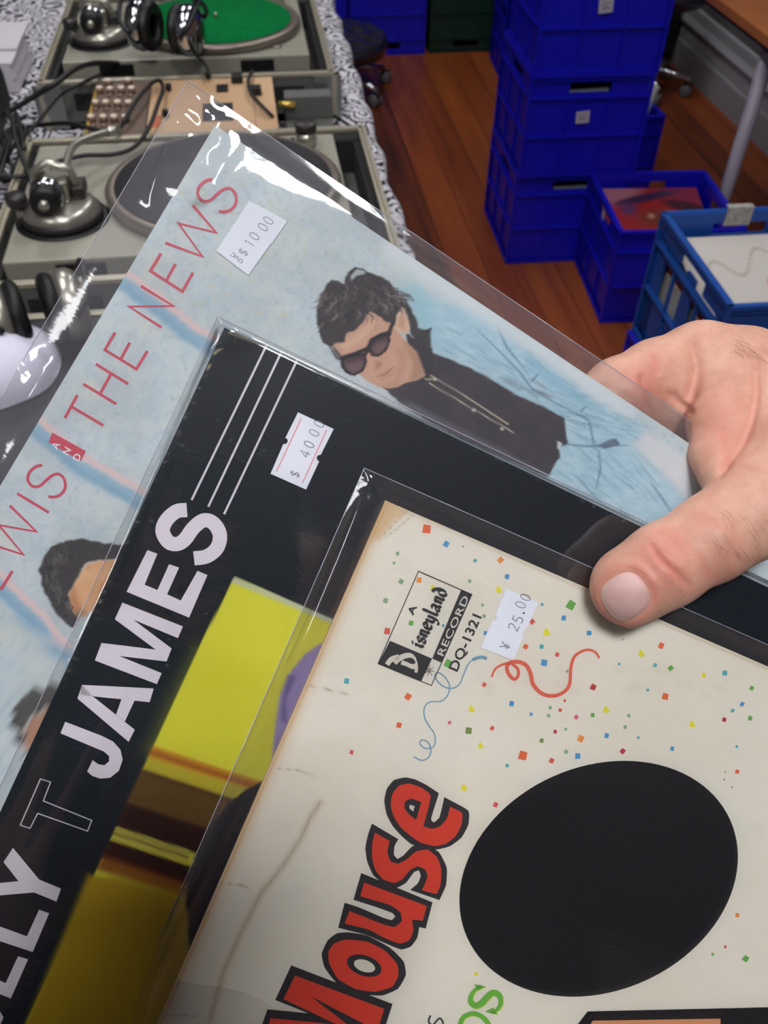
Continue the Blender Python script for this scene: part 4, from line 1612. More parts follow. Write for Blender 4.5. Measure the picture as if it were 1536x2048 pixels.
pr.poly(sc([(1035, 745), (1078, 690), (1200, 765), (1400, 905), (1345, 965), (1275, 1000), (1185, 890), (1090, 812)], 2.194, 800, 550), (208, 208, 210), 9, 0.95)
pr.line([(780, 500), (860, 552), (1000, 646), (1170, 760), (1260, 822)], (208, 213, 216), 30, 10, 0.9)
# shirt
SH = sc([(75, 318), (180, 355), (300, 405), (400, 460), (500, 520), (620, 575), (722, 628), (728, 690), (738, 738), (700, 755), (700, 800), (668, 850), (652, 888), (520, 830), (300, 730), (120, 640), (0, 560), (-90, 480), (-60, 450), (20, 470), (100, 440), (112, 400)], 2.194, 800, 550)
pr.poly(SH, (50, 46, 54), 2.2, 1, 1.5, 5, (0.7, 26, (66, 58, 64)))
pr.poly(sc([(300, 730), (120, 640), (0, 562), (60, 560), (200, 640), (400, 740), (640, 870), (640, 888), (520, 830)], 2.194, 800, 550), (112, 108, 118), 8, 0.65)
for k in range(26):
    x0, y0 = 880 + 200 * RNG.random(), 740 + 110 * RNG.random()
    pr.line([(x0, y0), (x0 + 34, y0 + 12 + 14 * RNG.random())], (78, 70, 76), 4, 4, 0.35, True)
for ln in ([(122, 432), (300, 540), (475, 655)], [(128, 474), (320, 588), (500, 692)]):
    pr.line(sc(ln, 2.194, 800, 550), (186, 176, 150), 2.4, 1.2)
for x, y in ((150, 456), (322, 592), (446, 674)):
    pr.line(sc([(x, y), (x + 4, y + 2)], 2.194, 800, 550), (206, 198, 184), 6, 1.5)
pr.poly(sc([(690, 728), (712, 736), (704, 770), (690, 760)], 2.194, 800, 550), (196, 196, 200), 1.5)
pr.poly(sc([(1355, 768), (1385, 762), (1430, 800), (1395, 800)], 3.072, 400, 500), (196, 184, 150), 1.2)
# neck and face
K = (3.072, 400, 500)
SKIN = (204, 164, 142)
pr.poly(sc([(1262, 500), (1330, 560), (1425, 600), (1440, 700), (1405, 795), (1340, 765), (1290, 640)], *K), (48, 44, 50), 2.5)
FACE = sc([(800, 590), (838, 555), (900, 520), (985, 452), (1050, 375), (1150, 430), (1190, 470), (1240, 530), (1275, 570), (1330, 625), (1372, 735), (1385, 772), (1335, 800), (1260, 818), (1215, 842), (1160, 852), (1090, 838), (1030, 808), (985, 770), (930, 735), (870, 660)], *K)
pr.poly(FACE, SKIN, 1.8, 1, 0, 1, (0.35, 40, (196, 150, 128)))
pr.poly(sc([(1250, 560), (1335, 630), (1380, 760), (1330, 798), (1290, 800), (1310, 700), (1280, 630)], *K), (168, 128, 106), 7, 0.75)      # under the jaw
pr.poly(sc([(1180, 600), (1270, 590), (1270, 700), (1235, 800), (1210, 830), (1200, 760), (1230, 690)], *K), (182, 140, 118), 8, 0.6)
pr.poly(sc([(860, 590), (960, 520), (1060, 420), (1090, 440), (1000, 550), (900, 620)], *K), (222, 186, 160), 8, 0.6)                          # forehead
pr.poly(sc([(1010, 660), (1050, 650), (1115, 690), (1095, 735), (1060, 742), (1035, 710)], *K), (206, 160, 136), 5, 0.7)
pr.poly(sc([(1080, 680), (1118, 690), (1110, 722), (1078, 738)], *K), (164, 112, 92), 4, 0.7)
pr.line(sc([(1092, 778), (1140, 762), (1192, 716)], *K), (146, 96, 84), 3.2, 1.8, 0.9, True)
pr.line(sc([(1108, 800), (1160, 775), (1198, 742)], *K), (186, 128, 116), 5, 2.5, 0.6, True)
pr.poly(sc([(1090, 838), (1160, 812), (1215, 800), (1220, 842), (1160, 852)], *K), (180, 138, 116), 5, 0.5)
# ear
pr.poly(sc([(1195, 470), (1205, 400), (1240, 352), (1268, 372), (1292, 440), (1288, 500), (1270, 518), (1225, 500)], *K), (214, 178, 152), 2, 1)
pr.poly(sc([(1215, 470), (1225, 410), (1248, 390), (1262, 430), (1258, 490)], *K), (184, 138, 116), 4, 0.6)
# hair
HAIR = sc([(842, 572), (798, 600), (752, 560), (730, 520), (722, 450), (716, 370), (735, 310), (742, 270), (770, 225), (800, 185), (850, 185), (888, 215), (890, 165), (912, 130), (955, 104), (1000, 112), (1024, 132), (1060, 150), (1110, 158), (1160, 190), (1190, 230), (1225, 275), (1265, 310), (1300, 360), (1330, 430), (1342, 478), (1380, 490), (1418, 480), (1412, 530), (1422, 585), (1400, 612), (1350, 600), (1318, 560), (1290, 505), (1285, 430), (1262, 362), (1236, 352), (1205, 398), (1192, 462), (1150, 440), (1095, 400), (1045, 372), (1000, 445), (950, 490), (900, 515), (888, 565), (868, 570)], *K)
pr.poly(HAIR, (44, 40, 44), 2.2, 1, 3, 9, (0.6, 9, (62, 56, 58)))
pr.poly(sc([(960, 118), (1005, 124), (1018, 145), (960, 160), (930, 190), (925, 160)], *K), (196, 206, 208), 2, 0.8)
for k in range(150):                            # locks
    u = RNG.random()
    x0 = 745 + 480 * u
    y0 = 250 + 210 * RNG.random() - 60 * math.sin(u * 3)
    if x0 > 1050 and y0 > 330:
        y0 = 330 - 60 * RNG.random()
    a = 1.9 - 1.6 * u + 0.5 * (RNG.random() - 0.5)
    L_ = 50 + 60 * RNG.random()
    mid = (x0 + L_ * 0.5 * math.cos(a) + 12, y0 + L_ * 0.5 * math.sin(a))
    pr.line(sc([(x0, y0), mid, (x0 + L_ * math.cos(a + 0.35), y0 + L_ * math.sin(a + 0.35))], *K), [(112, 96, 92), (26, 24, 28), (92, 82, 82), (30, 28, 32), (148, 132, 124)][int(RNG.integers(0, 5))], 2.6, 1.3, 0.6, True)
for ln in ([(1180, 470), (1190, 400), (1230, 340)], [(812, 590), (850, 640), (880, 672)], [(800, 600), (840, 660), (872, 680)]):
    pr.line(sc(ln, *K), (48, 42, 46), 5, 2, 0.9, True)
# dark glasses
for lens in ([(872, 672), (920, 658), (985, 640), (1012, 640), (1020, 690), (998, 740), (945, 768), (898, 750), (872, 712)], [(1036, 598), (1052, 552), (1100, 525), (1158, 518), (1164, 560), (1140, 615), (1098, 648), (1058, 646)]):
    L_ = sc(lens, *K)
    pr.poly(L_, (70, 48, 54), 1.8)
    cx = sum(p[0] for p in L_) / len(L_); cy = sum(p[1] for p in L_) / len(L_)
    pr.poly([(cx + (x - cx) * 0.7 + 2, cy + (y - cy) * 0.6 + 6) for x, y in L_], (126, 98, 100), 6, 0.7)
    pr.line(L_ + [L_[0]], (24, 20, 26), 4.2, 1.2)
pr.line(sc([(876, 690), (872, 664), (950, 640), (1030, 606), (1060, 552), (1120, 520), (1164, 508)], *K), (22, 19, 25), 8, 1.6)
pr.line(sc([(1160, 520), (1172, 478), (1186, 448)], *K), (24, 20, 26), 7, 1.6)
pr.line(sc([(1012, 650), (1028, 622), (1044, 618)], *K), (24, 20, 26), 6, 1.4)
# two heads in the lower part, mostly hidden
K2 = (3.0, 0, 700)
pr.poly(sc([(410, 1480), (455, 1375), (520, 1285), (600, 1262), (700, 1255), (760, 1300), (640, 1480), (560, 1560), (480, 1600), (430, 1570)], *K2), (206, 158, 112), 5, 1, 0, 2, (0.5, 24, (222, 180, 140)))
pr.poly(sc([(410, 1480), (440, 1420), (470, 1500), (520, 1590), (480, 1600), (430, 1570)], *K2), (176, 112, 70), 9, 0.7)
pr.poly(sc([(440, 1672), (350, 1600), (295, 1510), (248, 1400), (238, 1320), (268, 1240), (312, 1180), (400, 1146), (500, 1134), (600, 1150), (690, 1165), (790, 1180), (780, 1260), (690, 1250), (600, 1260), (510, 1282), (462, 1372), (412, 1470), (430, 1570), (470, 1610)], *K2), (44, 42, 44), 3, 1, 4, 4, (0.6, 8, (64, 60, 58)))
for k in range(70):
    a = 2.1 + 2.4 * RNG.random()
    r = 0.75 + 0.25 * RNG.random()
    x0, y0 = 520 + 260 * r * math.cos(a), 1420 - 270 * r * math.sin(a - 0.5) * 0.9
    pr.line(sc([(x0, y0), (x0 + 30 * RNG.random(), y0 + 30 - 20 * RNG.random()), (x0 + 30 * RNG.random(), y0 + 50)], *K2), [(92, 92, 82), (28, 26, 28), (110, 108, 98)][int(RNG.integers(0, 3))], 2.4, 1.3, 0.6, True)
K3 = (2.7375, 0, 1300)
pr.poly(sc([(140, 545), (125, 450), (180, 370), (260, 320), (330, 300), (300, 420), (200, 540)], *K3), (186, 140, 112), 6)
pr.poly(sc([(135, 570), (95, 480), (62, 385), (85, 295), (160, 230), (225, 198), (320, 205), (330, 300), (240, 322), (160, 372), (122, 450), (145, 540)], *K3), (62, 62, 62), 4, 1, 4, 6, (0.6, 7, (84, 82, 78)))
M_EDGEW = mat('white_card_edge', (226, 228, 230), 0.5)
cover_object('cover', NEWS, pr, 0.0016, M_EDGEW, 'pale_blue_print')

M_RED1 = mat('carmine_ink', (196, 62, 84), 0.5)
b = MB()
Ws = 0.00088
for st in ([(331, 486), (405, 513), (357, 447), (432, 465), (386, 411)], [(322, 507), (301, 542), (365, 583), (386, 545)], [(351, 528), (333, 561)], [(282, 572), (347, 612), (258, 613), (323, 655)],
           [(230, 665), (210, 700), (273, 738), (295, 702)], [(260, 685), (242, 718)], [(192, 728), (257, 768)], [(167, 768), (233, 808)], [(222, 748), (201, 786)], [(155, 790), (130, 836)], [(143, 813), (207, 851)],
           [(35, 987), (98, 1025)], [(20, 1011), (73, 1063), (-2, 1050), (47, 1109), (-32, 1084)], [(25, 1142), (3, 1177), (-62, 1139), (-40, 1102)], [(-30, 1158), (-10, 1124)]):
    b.stroke(C_NEWS.locs(st), Ws, HP, M_RED1)
S1 = [(85, 930), (72, 933), (59, 945), (56, 960), (65, 972), (79, 972), (91, 962), (104, 951), (118, 948), (129, 959), (130, 977), (120, 990), (107, 994), (97, 993)]
b.stroke(C_NEWS.locs([tuple(p) for p in spline(S1, 4)]), Ws, HP, M_RED1)
b.stroke(C_NEWS.locs([tuple(p) for p in spline([(338 + x * 1.03, -590 + y * 1.02) for x, y in S1], 4)]), Ws, HP, M_RED1)
b.poly(C_NEWS.locs([(105, 865), (172, 902), (162, 922), (97, 884)]), HP, M_RED1)
M_WHITEINK = mat('white_ink', (226, 222, 224), 0.5)
for ch, c in (('A', (119, 893)), ('N', (140, 905)), ('D', (161, 917))):
    U = (9.5, -17.5); V = (-17.0, -10.0)
    font_text(b, C_NEWS, ch, (c[0] - U[0] * 0.42, c[1] - U[1] * 0.42), U, V, HP * 2, M_WHITEINK, bold=0.02)
b.build('title_lettering', NEWS)
film = 0.0012
b = sticker(NEWS, C_NEWS, [(499, 402), (433, 502), (497, 551), (541, 489), (545, 487), (549, 480), (575, 443)], 0.0005, 'white price sticker reading 10 00')
q = MB()
Us = (17, -26); Vs = (-24, -15)
for ch, c in (('$', (487, 505)), ('1', (499, 487)), ('0', (509, 473)), ('0', (526, 455)), ('0', (537, 442))):
    pen_at(q, C_NEWS, ch, c, (7.5, -11), (-18, -11.5), 0.0002, 0.00062, M_PENC)
for ch, c in (('U', (466, 510)), ('S', (473, 515)), ('D', (482, 522))):
    pen_at(q, C_NEWS, ch, c, (4.5, -7), (-7, -4.5), 0.00018, 0.00062, M_PENC)
q.build('printed_price', b)
sleeve(NEWS, C_NEWS, 0.0138, 0.0066, 0.004, 0.004, 0.0024, 0.04, film,
       ridges=[((376, 318), (785, 505), 0.0140, 0.0018), ((300, 470), (420, 330), 0.0040, 0.0010), ((352, 260), (300, 400), 0.0016, 0.0010), ((60, 740), (140, 700), 0.002, 0.0008), ((30, 830), (100, 745), 0.0018, 0.0009)],
       crumple=[((400, 215), 0.012, 0.0026), ((425, 365), 0.012, 0.0012), ((60, 760), 0.014, 0.0010)], seed=3)

# ================================================================== middle record: black cover
JAMES = held(C_JAMES, 'record in black cover with white lettering, between the pale blue and the cream one')
xs = fine(-0.001, 0.20, 0.0007, 0.0, LP, 0.004)
ys = fine(-0.25, 0.001, 0.0007, -LP, 0.0, 0.004)
pr = Print(C_JAMES, xs, ys, (17, 25, 33))
pr.mottle(0.35, 40, (26, 33, 41), 21, 0.4, 0.75)
pr.mottle(0.25, 12, (15, 18, 24), 22, 0.5, 0.8)
# worn edges and corner
for k in range(120):
    s = RNG.random()
    x, y = (449 - 330 * s, 655 + 713 * s) if k % 2 else (449 + 800 * s, 655 + 383 * s)
    pr.line([(x + 3, y + 2), (x + 3 + 5 * RNG.random(), y + 3 + 5 * RNG.random())], (176, 160, 140), 2.0, 1.2, 0.6 if RNG.random() < 0.5 else 0.25)
for ln in ([(424, 712), (434, 702), (444, 698)], [(414, 740), (420, 728)], [(458, 664), (490, 676), (520, 690)], [(530, 692), (560, 703)], [(856, 846), (872, 853)], [(890, 856), (905, 868)]):
    pr.line(ln, (188, 168, 132), 5, 1.8, 0.85, True)
for ln in ([(345, 880), (362, 888), (378, 902)], [(318, 952), (332, 958)], [(180, 1234), (200, 1240)], [(140, 1317), (158, 1320)]):
    pr.line(ln, (120, 126, 130), 2, 1.2, 0.7, True)
for k in range(70):
    x, y = 120 + 600 * RNG.random(), 700 + 700 * RNG.random()
    pr.line([(x, y), (x + 2, y + 1)], (120, 126, 132), 2, 1, 0.6)
# picture
Y1, Y2 = (208, 204, 64), (178, 170, 40)
PIC = [(468, 1154), (669, 1239), (900, 1337), (1000, 2200), (-40, 2200), (51, 2048), (197, 1731), (234, 1651), (309, 1486), (396, 1300)]
pr.poly(PIC, (200, 196, 56), 1.3, 1, 0, 1, (0.5, 90, Y1))
pr.poly([(396, 1300), (620, 1380), (560, 1560), (300, 1500)], (190, 186, 46), 40, 0.6)
pr.poly([(468, 1154), (900, 1337), (898, 1346), (464, 1164)], (184, 188, 176), 3, 0.9)


def band(y0, y1, rgb, soft, a=1.0, rough=0.0, x1=560):
    """band of the picture; y0, y1 traced at x = 309 and dropping towards the right"""
    s = 0.33
    lx0, lx1 = 309 - (y0 - 1486) * 0.46, 309 - (y1 - 1486) * 0.46
    pr.poly([(lx0, y0), (x1, y0 + s * (x1 - lx0)), (x1, y1 + s * (x1 - lx0)), (lx1, y1)], rgb, soft, a, rough)


band(1492, 1516, (178, 118, 30), 5, 0.95)
band(1500, 1508, (150, 84, 22), 4, 0.8)
band(1512, 1540, (176, 160, 44), 4, 0.9)
band(1538, 1660, (74, 48, 18), 5, 1)
band(1545, 1610, (98, 72, 26), 9, 0.8)
band(1606, 1656, (42, 14, 10), 6, 0.9)
band(1652, 1666, (176, 164, 70), 2.5, 1, 0, 380)
band(1664, 1670, (122, 108, 50), 2, 0.9, 0, 378)
band(1668, 1678, (190, 178, 70), 2.5, 1, 0, 376)
band(1680, 1716, (48, 18, 10), 4, 1)
band(1708, 1738, (120, 54, 16), 8, 0.8)
pr.poly([(176, 1748), (380, 1800), (395, 2200), (-60, 2200), (51, 2048)], (168, 140, 22), 10, 0.98, 0, 1, (0.4, 80, (158, 128, 18)))
pr.poly([(230, 1745), (375, 1785), (380, 1850), (180, 1790)], (168, 136, 24), 14, 0.6)
# dark figure edge and lilac sleeve of the picture
pr.poly([(530, 1562), (490, 1580), (455, 1612), (420, 1650), (395, 1700), (378, 1750), (372, 1800), (376, 1860), (378, 1906), (410, 1960), (600, 1960), (700, 1500)], (30, 22, 24), 3, 1, 3, 8)
pr.poly([(668, 1283), (640, 1287), (610, 1308), (576, 1350), (560, 1388), (552, 1440), (545, 1500), (544, 1535), (620, 1545), (760, 1400), (760, 1280)], (148, 132, 176), 2.5)
pr.poly([(576, 1350), (566, 1388), (562, 1440), (575, 1450), (572, 1400), (592, 1352)], (96, 82, 130), 4, 0.7)
pr.poly([(568, 1460), (582, 1450), (590, 1500), (560, 1530), (546, 1530), (552, 1490)], (112, 98, 140), 6, 0.7)
cover_object('cover', JAMES, pr, 0.0016, mat('dark_card_edge', (120, 108, 92), 0.7), 'black_cover_print')

M_INKW = mat('off_white_ink', (212, 204, 212), 0.45)
b = MB()
K2 = (3.0, 0, 700)
for a_, c_ in (((533.5, 690), (383.3, 1000)), ((562.8, 704), (416.7, 1013.3)), ((595.3, 718), (448.3, 1028.3))):
    b.stroke(C_JAMES.locs([a_, c_]), 0.00068, HP, M_INKW)


def filled(pts, m=M_INKW, h=HP):
    b.poly(C_JAMES.locs(pts), h, m)


Sc = [tuple(p) for p in spline(sc([(1122, 960), (1060, 968), (1000, 1020), (976, 1085), (1010, 1150), (1062, 1164), (1110, 1136), (1160, 1068), (1222, 1022), (1282, 1040), (1320, 1110), (1302, 1188), (1240, 1238), (1164, 1250)], *K2), 5)]
b.stroke(C_JAMES.locs(Sc), 0.00440, HP, M_INKW)
filled(sc([(760, 1450), (885, 1200), (945, 1222), (868, 1408), (945, 1440), (1015, 1285), (1075, 1305), (1003, 1465), (1085, 1503), (1185, 1325), (1245, 1350), (1135, 1605)], *K2))
filled(sc([(735, 1515), (1098, 1658), (1068, 1728), (800, 1617), (1030, 1790), (1000, 1868), (715, 1835), (970, 1938), (942, 2004), (570, 1862), (610, 1757), (935, 1797), (690, 1615)], *K2))
K3 = (2.7375, 0, 1300)
for q in ([(450, 190), (842, 210), (820, 285), (440, 245)], [(425, 265), (450, 190), (505, 250), (738, 435), (705, 502)], [(668, 262), (737, 276), (684, 391), (636, 352)]):
    filled(sc(q, *K3))
filled(sc([(358, 392), (560, 470), (620, 500), (660, 545), (672, 600), (652, 660), (604, 698), (550, 703), (505, 688), (478, 664), (508, 602), (540, 625), (572, 630), (598, 608), (598, 580), (570, 555), (332, 455)], *K3))
T_ = sc([(222, 705), (278, 722), (238, 825), (503, 932), (480, 990), (207, 893), (165, 975), (112, 957)], *K3)
b.stroke(C_JAMES.locs(T_ + [T_[0], T_[1]]), 0.00034, HP, M_INKW)
filled(sc([(72, 1082), (215, 1255), (335, 1305), (310, 1376), (188, 1326), (0, 1342), (-70, 1346), (-70, 1280), (0, 1274), (102, 1264), (20, 1160)], *K3))
filled(sc([(215, 1420), (270, 1440), (180, 1652), (0, 1592), (-190, 1520), (-165, 1450), (0, 1512), (148, 1566)], *K3))
filled(sc([(100, 1675), (155, 1692), (60, 1906), (0, 1882), (-300, 1770), (-280, 1700), (0, 1808), (32, 1822)], *K3))
filled(sc([(-30, 1925), (20, 2010), (-40, 2150), (-420, 2000), (-320, 1820), (-270, 1840), (-340, 1970), (-250, 2005), (-190, 1900), (-140, 1920), (-200, 2025), (-90, 2065)], *K3))
b.build('title_lettering', JAMES)
ST = sc([(602, 998), (821, 1100), (742, 1258), (724, 1262), (716, 1276), (722, 1294), (732, 1298), (652, 1472), (433, 1375), (512, 1192), (528, 1192), (540, 1178), (536, 1160), (524, 1156)], 3.072, 400, 500)
so = sticker(JAMES, C_JAMES, ST, 0.0005, 'white price sticker with two red lines reading 40 00')
q = MB()
for a_, c_ in (((622, 1035), (470, 1362)), ((777, 1107), (629, 1432))):
    q.stroke(C_JAMES.locs(sc([a_, c_], 3.072, 400, 500)), 0.00026, 0.00062, M_REDLN)
for ch, c, m_ in (('$', (590, 948), M_PENC2), ('4', (610, 907), M_PENC2), ('0', (618, 889), M_PENC2), ('0', (628, 866), M_PENC), ('0', (638, 848), M_PENC)):
    pen_at(q, C_JAMES, ch, c, (5.5, -11.5), (-19, -9), 0.00022, 0.00062, m_)
q.build('printed_price', so)
sleeve(JAMES, C_JAMES, 0.0034, 0.0022, 0.004, 0.004, 0.0024, 0.005, 0.0009,
       ridges=[((330, 900), (200, 1210), 0.0022, 0.0005), ((330, 1180), (60, 1760), 0.0060, 0.0006)], crumple=[((462, 655), 0.006, 0.0016)], seed=5, wave=0.0003)

# ================================================================== front record: cream cover with confetti
MOUSE = held(C_MOUSE, 'record in cream cover with confetti and bold red lettering, pinned in front by the thumb')
xs = fine(-0.001, 0.20, 0.0008, 0.0, LP, 0.004)
ys = fine(-0.22, 0.001, 0.0008, -LP, 0.0, 0.004)
pr = Print(C_MOUSE, xs, ys, (220, 214, 202))
pr.mottle(0.5, 160, (214, 206, 190), 31, 0.35, 0.7)
pr.mottle(0.3, 30, (210, 205, 193), 32, 0.5, 0.8)
# browned left edge, top corner wear, crease lines
for wv, a_ in ((22, 0.28), (9, 0.35), (4, 0.6)):
    pr.line([(771, 1008), (513, 1602), (320, 2048), (250, 2210)], (186, 142, 92), wv, wv * 0.6, a_)
pr.line([(771, 1003), (1120, 1156), (1320, 1243), (1536, 1337)], (176, 152, 118), 4, 2, 0.7)
pr.poly([(764, 1010), (785, 1002), (820, 1024), (790, 1040), (758, 1080), (740, 1075)], (196, 156, 104), 8, 0.55)
for ln in ([(816, 1020), (790, 1045), (760, 1078)], [(830, 1026), (800, 1052), (772, 1074)]):
    pr.line(ln, (150, 130, 108), 2, 1.3, 0.6, True)
ln = [(640, 1605), (618, 1640), (600, 1680), (560, 1740), (520, 1790), (480, 1870), (445, 1950), (420, 2040)]
pr.line(ln, (150, 132, 100), 9, 7, 0.45)
pr.line(ln, (132, 116, 86), 3, 2.5, 0.35)
for ln in ([(552, 1536), (600, 1541), (640, 1555), (662, 1562)], [(440, 1766), (480, 1770), (525, 1782)], [(618, 1370), (650, 1378), (700, 1390)], [(328, 2033), (360, 2030), (400, 2034)]):
    pr.line(ln, (146, 128, 104), 2.2, 1.3, 0.7, True)
for k in range(30):
    x, y = 950 + 500 * RNG.random(), 1330 + 60 * RNG.random()
    pr.line([(x, y), (x + 8, y + 6)], (190, 186, 170), 8, 8, 0.25)
cover_object('cover', MOUSE, pr, 0.0018, mat('brown_card_edge', (196, 160, 116), 0.7), 'cream_cover_print')

INK = {k: mat('ink_' + n_, c) for k, n_, c in (('o', 'orange', (214, 98, 58)), ('r', 'red', (206, 84, 74)), ('d', 'dark_red', (176, 50, 56)), ('b', 'blue', (70, 138, 190)), ('t', 'teal', (74, 158, 172)), ('g', 'green', (94, 160, 70)),
                                              ('s', 'sage', (128, 160, 120)), ('y', 'yellow', (218, 208, 44)), ('k', 'black', (38, 36, 40)), ('w', 'orange_light', (222, 138, 62)), ('p', 'pink', (206, 96, 128)), ('m', 'moss', (116, 134, 70)))}
b = MB()
CONF = [(853, 1058, 12, 'o', .1), (892, 1088, 8, 'b', .5), (926, 1093, 3, 's', 0), (795, 1107, 5, 's', 0), (788, 1126, 4, 's', 0), (802, 1163, 7, 's', .6), (771, 1201, 7, 's', .3), (774, 1262, 9, 'r', .1), (950, 1121, 5, 't', .5),
        (1001, 1120, 8, 'w', .7), (1014, 1153, 7, 'b', .1), (939, 1162, 5, 's', 0), (997, 1178, 8, 'y', .2), (965, 1210, 4, 's', 0), (968, 1232, 5, 's', 0), (971, 1266, 6, 'b', .3), (838, 1160, 8, 'w', 0), (866, 1175, 7, 'y', 0), (822, 1246, 7, 'g', .2),
        (886, 1251, 4, 't', 0), (897, 1327, 11, 'g', .4), (824, 1312, 0.1, 'r', .2), (816, 1393, 9, 'o', .5), (693, 1362, 8, 't', .1), (798, 1450, 8, 'o', .1), (703, 1504, 6, 'r', .2), (899, 1445, 5, 'p', .2), (968, 1369, 6, 'r', .6),
        (943, 1417, 8, 'y', .3), (937, 1461, 9, 'm', .1), (961, 1490, 7, 'y', .7), (984, 1456, 6, 'r', .4), (1023, 1407, 7, 'b', .1), (1062, 1428, 5, 'b', 0), (1045, 1511, 12, 'o', .2), (1014, 1531, 5, 't', 0), (928, 1574, 8, 'y', .1), (991, 1609, 7, 'r', .3),
        (1103, 1521, 7, 'r', .4), (1132, 1503, 6, 's', .3), (1155, 1512, 8, 'b', 0), (1245, 1502, 7, 'd', .6), (1161, 1477, 9, 'w', .4), (1213, 1471, 7, 'b', .1), (1276, 1475, 4, 't', 0), (1083, 1481, 6, 'm', .2), (1110, 1463, 5, 'd', .1), (1131, 1458, 4, 's', 0),
        (1097, 1431, 5, 's', 0), (1100, 1415, 5, 's', 0), (1120, 1420, 5, 'r', .3), (1152, 1434, 6, 'p', .8), (1185, 1430, 6, 'g', 0), (1212, 1418, 8, 'y', .5), (1257, 1431, 5, 's', 0), (1250, 1454, 5, 's', .2), (1129, 1401, 4, 'r', 0), (1186, 1374, 8, 'd', .4), (1295, 1380, 4, 't', 0),
        (1330, 1393, 9, 'o', .2), (1384, 1447, 8, 'y', 0), (1088, 1325, 9, 'b', .1), (1114, 1309, 6, 'r', .2), (1083, 1293, 6, 't', 0), (1051, 1293, 7, 'o', .4), (1093, 1263, 9, 'y', .4), (1064, 1243, 7, 'r', .9), (1127, 1236, 7, 'b', 0), (1141, 1210, 12, 'g', .5), (1084, 1209, 4, 't', 0),
        (1178, 1266, 7, 'b', 0), (1322, 1291, 8, 'o', .3), (1282, 1306, 8, 'y', 0), (1238, 1328, 4, 't', 0), (1310, 1330, 5, 't', .5), (1341, 1336, 7, 'g', .9), (1407, 1349, 6, 'y', .2), (1449, 1346, 7, 't', 0), (1503, 1376, 6, 'g', .4), (1484, 1408, 6, 'b', .5), (1465, 1421, 5, 't', .3), (1448, 1439, 6, 'd', .2),
        (1500, 1436, 6, 'g', .2), (1344, 1497, 6, 'b', .2), (1473, 1493, 4, 't', 0), (1474, 1543, 6, 'o', .2), (1450, 1544, 3, 's', 0), (1448, 1559, 3, 's', 0), (1463, 1574, 3, 's', 0), (1474, 1830, 6, 'w', 0), (1450, 1893, 4, 'r', .3), (1425, 1908, 4, 'g', 0), (1491, 1917, 8, 'g', .5), (952, 1946, 5, 'y', 0), (1112, 1232, 0.1, 'b', 0), (1246, 1279, 2.5, 's', 0), (1134, 1342, 4, 's', .3)]
for x, y, s, k, a in CONF:
    if s < 1:
        continue
    s *= 0.95
    e = 0.8 + 0.25 * RNG.random()
    if k == 'y':
        pts = [(x - s * 0.9, y + s * 0.6), (x - s * 0.2, y - s), (x + s * 0.5, y - s * 0.2), (x + s * 0.9, y + s * 0.8), (x, y + s)]
    else:
        pts = [(x + s * math.cos(a + q) * (1 if i % 2 else e), y + s * math.sin(a + q) * (e if i % 2 else 1)) for i, q in enumerate((0.75 + 0.2 * RNG.random(), 2.35, 3.95 + 0.2 * RNG.random(), 5.5))]
    b.poly(C_MOUSE.locs(pts), HP, INK[k])
o = b.build('confetti_print', MOUSE)
# curling streamers
b = MB()
KS = (2.56, 650, 1300)
bl = [tuple(p) for p in spline(sc([(828, 44), (800, 36), (765, 45), (735, 68), (715, 110), (690, 170), (655, 195), (610, 188), (575, 158), (562, 130), (580, 115), (615, 140), (638, 185), (625, 235), (590, 262), (540, 264), (510, 290), (508, 340), (530, 385), (560, 430), (562, 480), (545, 500), (510, 502), (486, 480), (495, 460), (525, 470), (542, 510), (530, 548), (495, 564), (452, 545)], *KS), 5)]
b.stroke(C_MOUSE.locs(bl), [0.0011 if i < 12 else 0.00042 for i in range(len(bl))], HP * 1.2, mat('streamer_blue', (112, 146, 172), 0.6))
rd = [tuple(p) for p in spline(sc([(852, 138), (870, 98), (905, 75), (950, 68), (985, 95), (988, 130), (968, 148), (942, 125), (930, 90), (945, 65), (990, 60), (1030, 78), (1052, 120), (1065, 175), (1110, 222), (1170, 234), (1225, 212), (1252, 170), (1258, 90), (1275, 35), (1310, 8), (1350, -2), (1385, 12), (1404, 42)], *KS), 5)]
b.stroke(C_MOUSE.locs(rd), [0.0006 + 0.0007 * math.sin(min(1, i / len(rd) * 1.0) * PI) for i in range(len(rd))], HP * 1.2, mat('streamer_red', (212, 92, 70), 0.6))
b.build('streamer_print', MOUSE)

# boxed record-label mark: A / D isneyland / RECORD / DQ-1321
b = MB()
KB = (3.657, 700, 1000)
BK = INK['k']
fr = sc([(500, 520), (890, 690), (595, 1355), (205, 1195)], *KB)
b.stroke(C_MOUSE.locs(fr + [fr[0], fr[1]]), 0.0003, HP * 1.5, BK)
b.poly(C_MOUSE.locs(sc([(292, 1028), (600, 1158), (520, 1325), (205, 1195)], *KB)), HP * 1.5, BK)
b.poly(C_MOUSE.locs(sc([(812, 655), (890, 690), (668, 1188), (600, 1158)], *KB)), HP * 1.5, BK)
UB = np.array((0.4055, -0.914)) ; VB = np.array((-0.914, -0.4055))      # reading direction and up, unit, traced


def bl_text(txt, org, size, length, h, m, bold=0.0, space=1.0):
    font_text(b, C_MOUSE, txt, org, tuple(UB * size), tuple(VB * size), h, m, bold, 0.0, space, length)


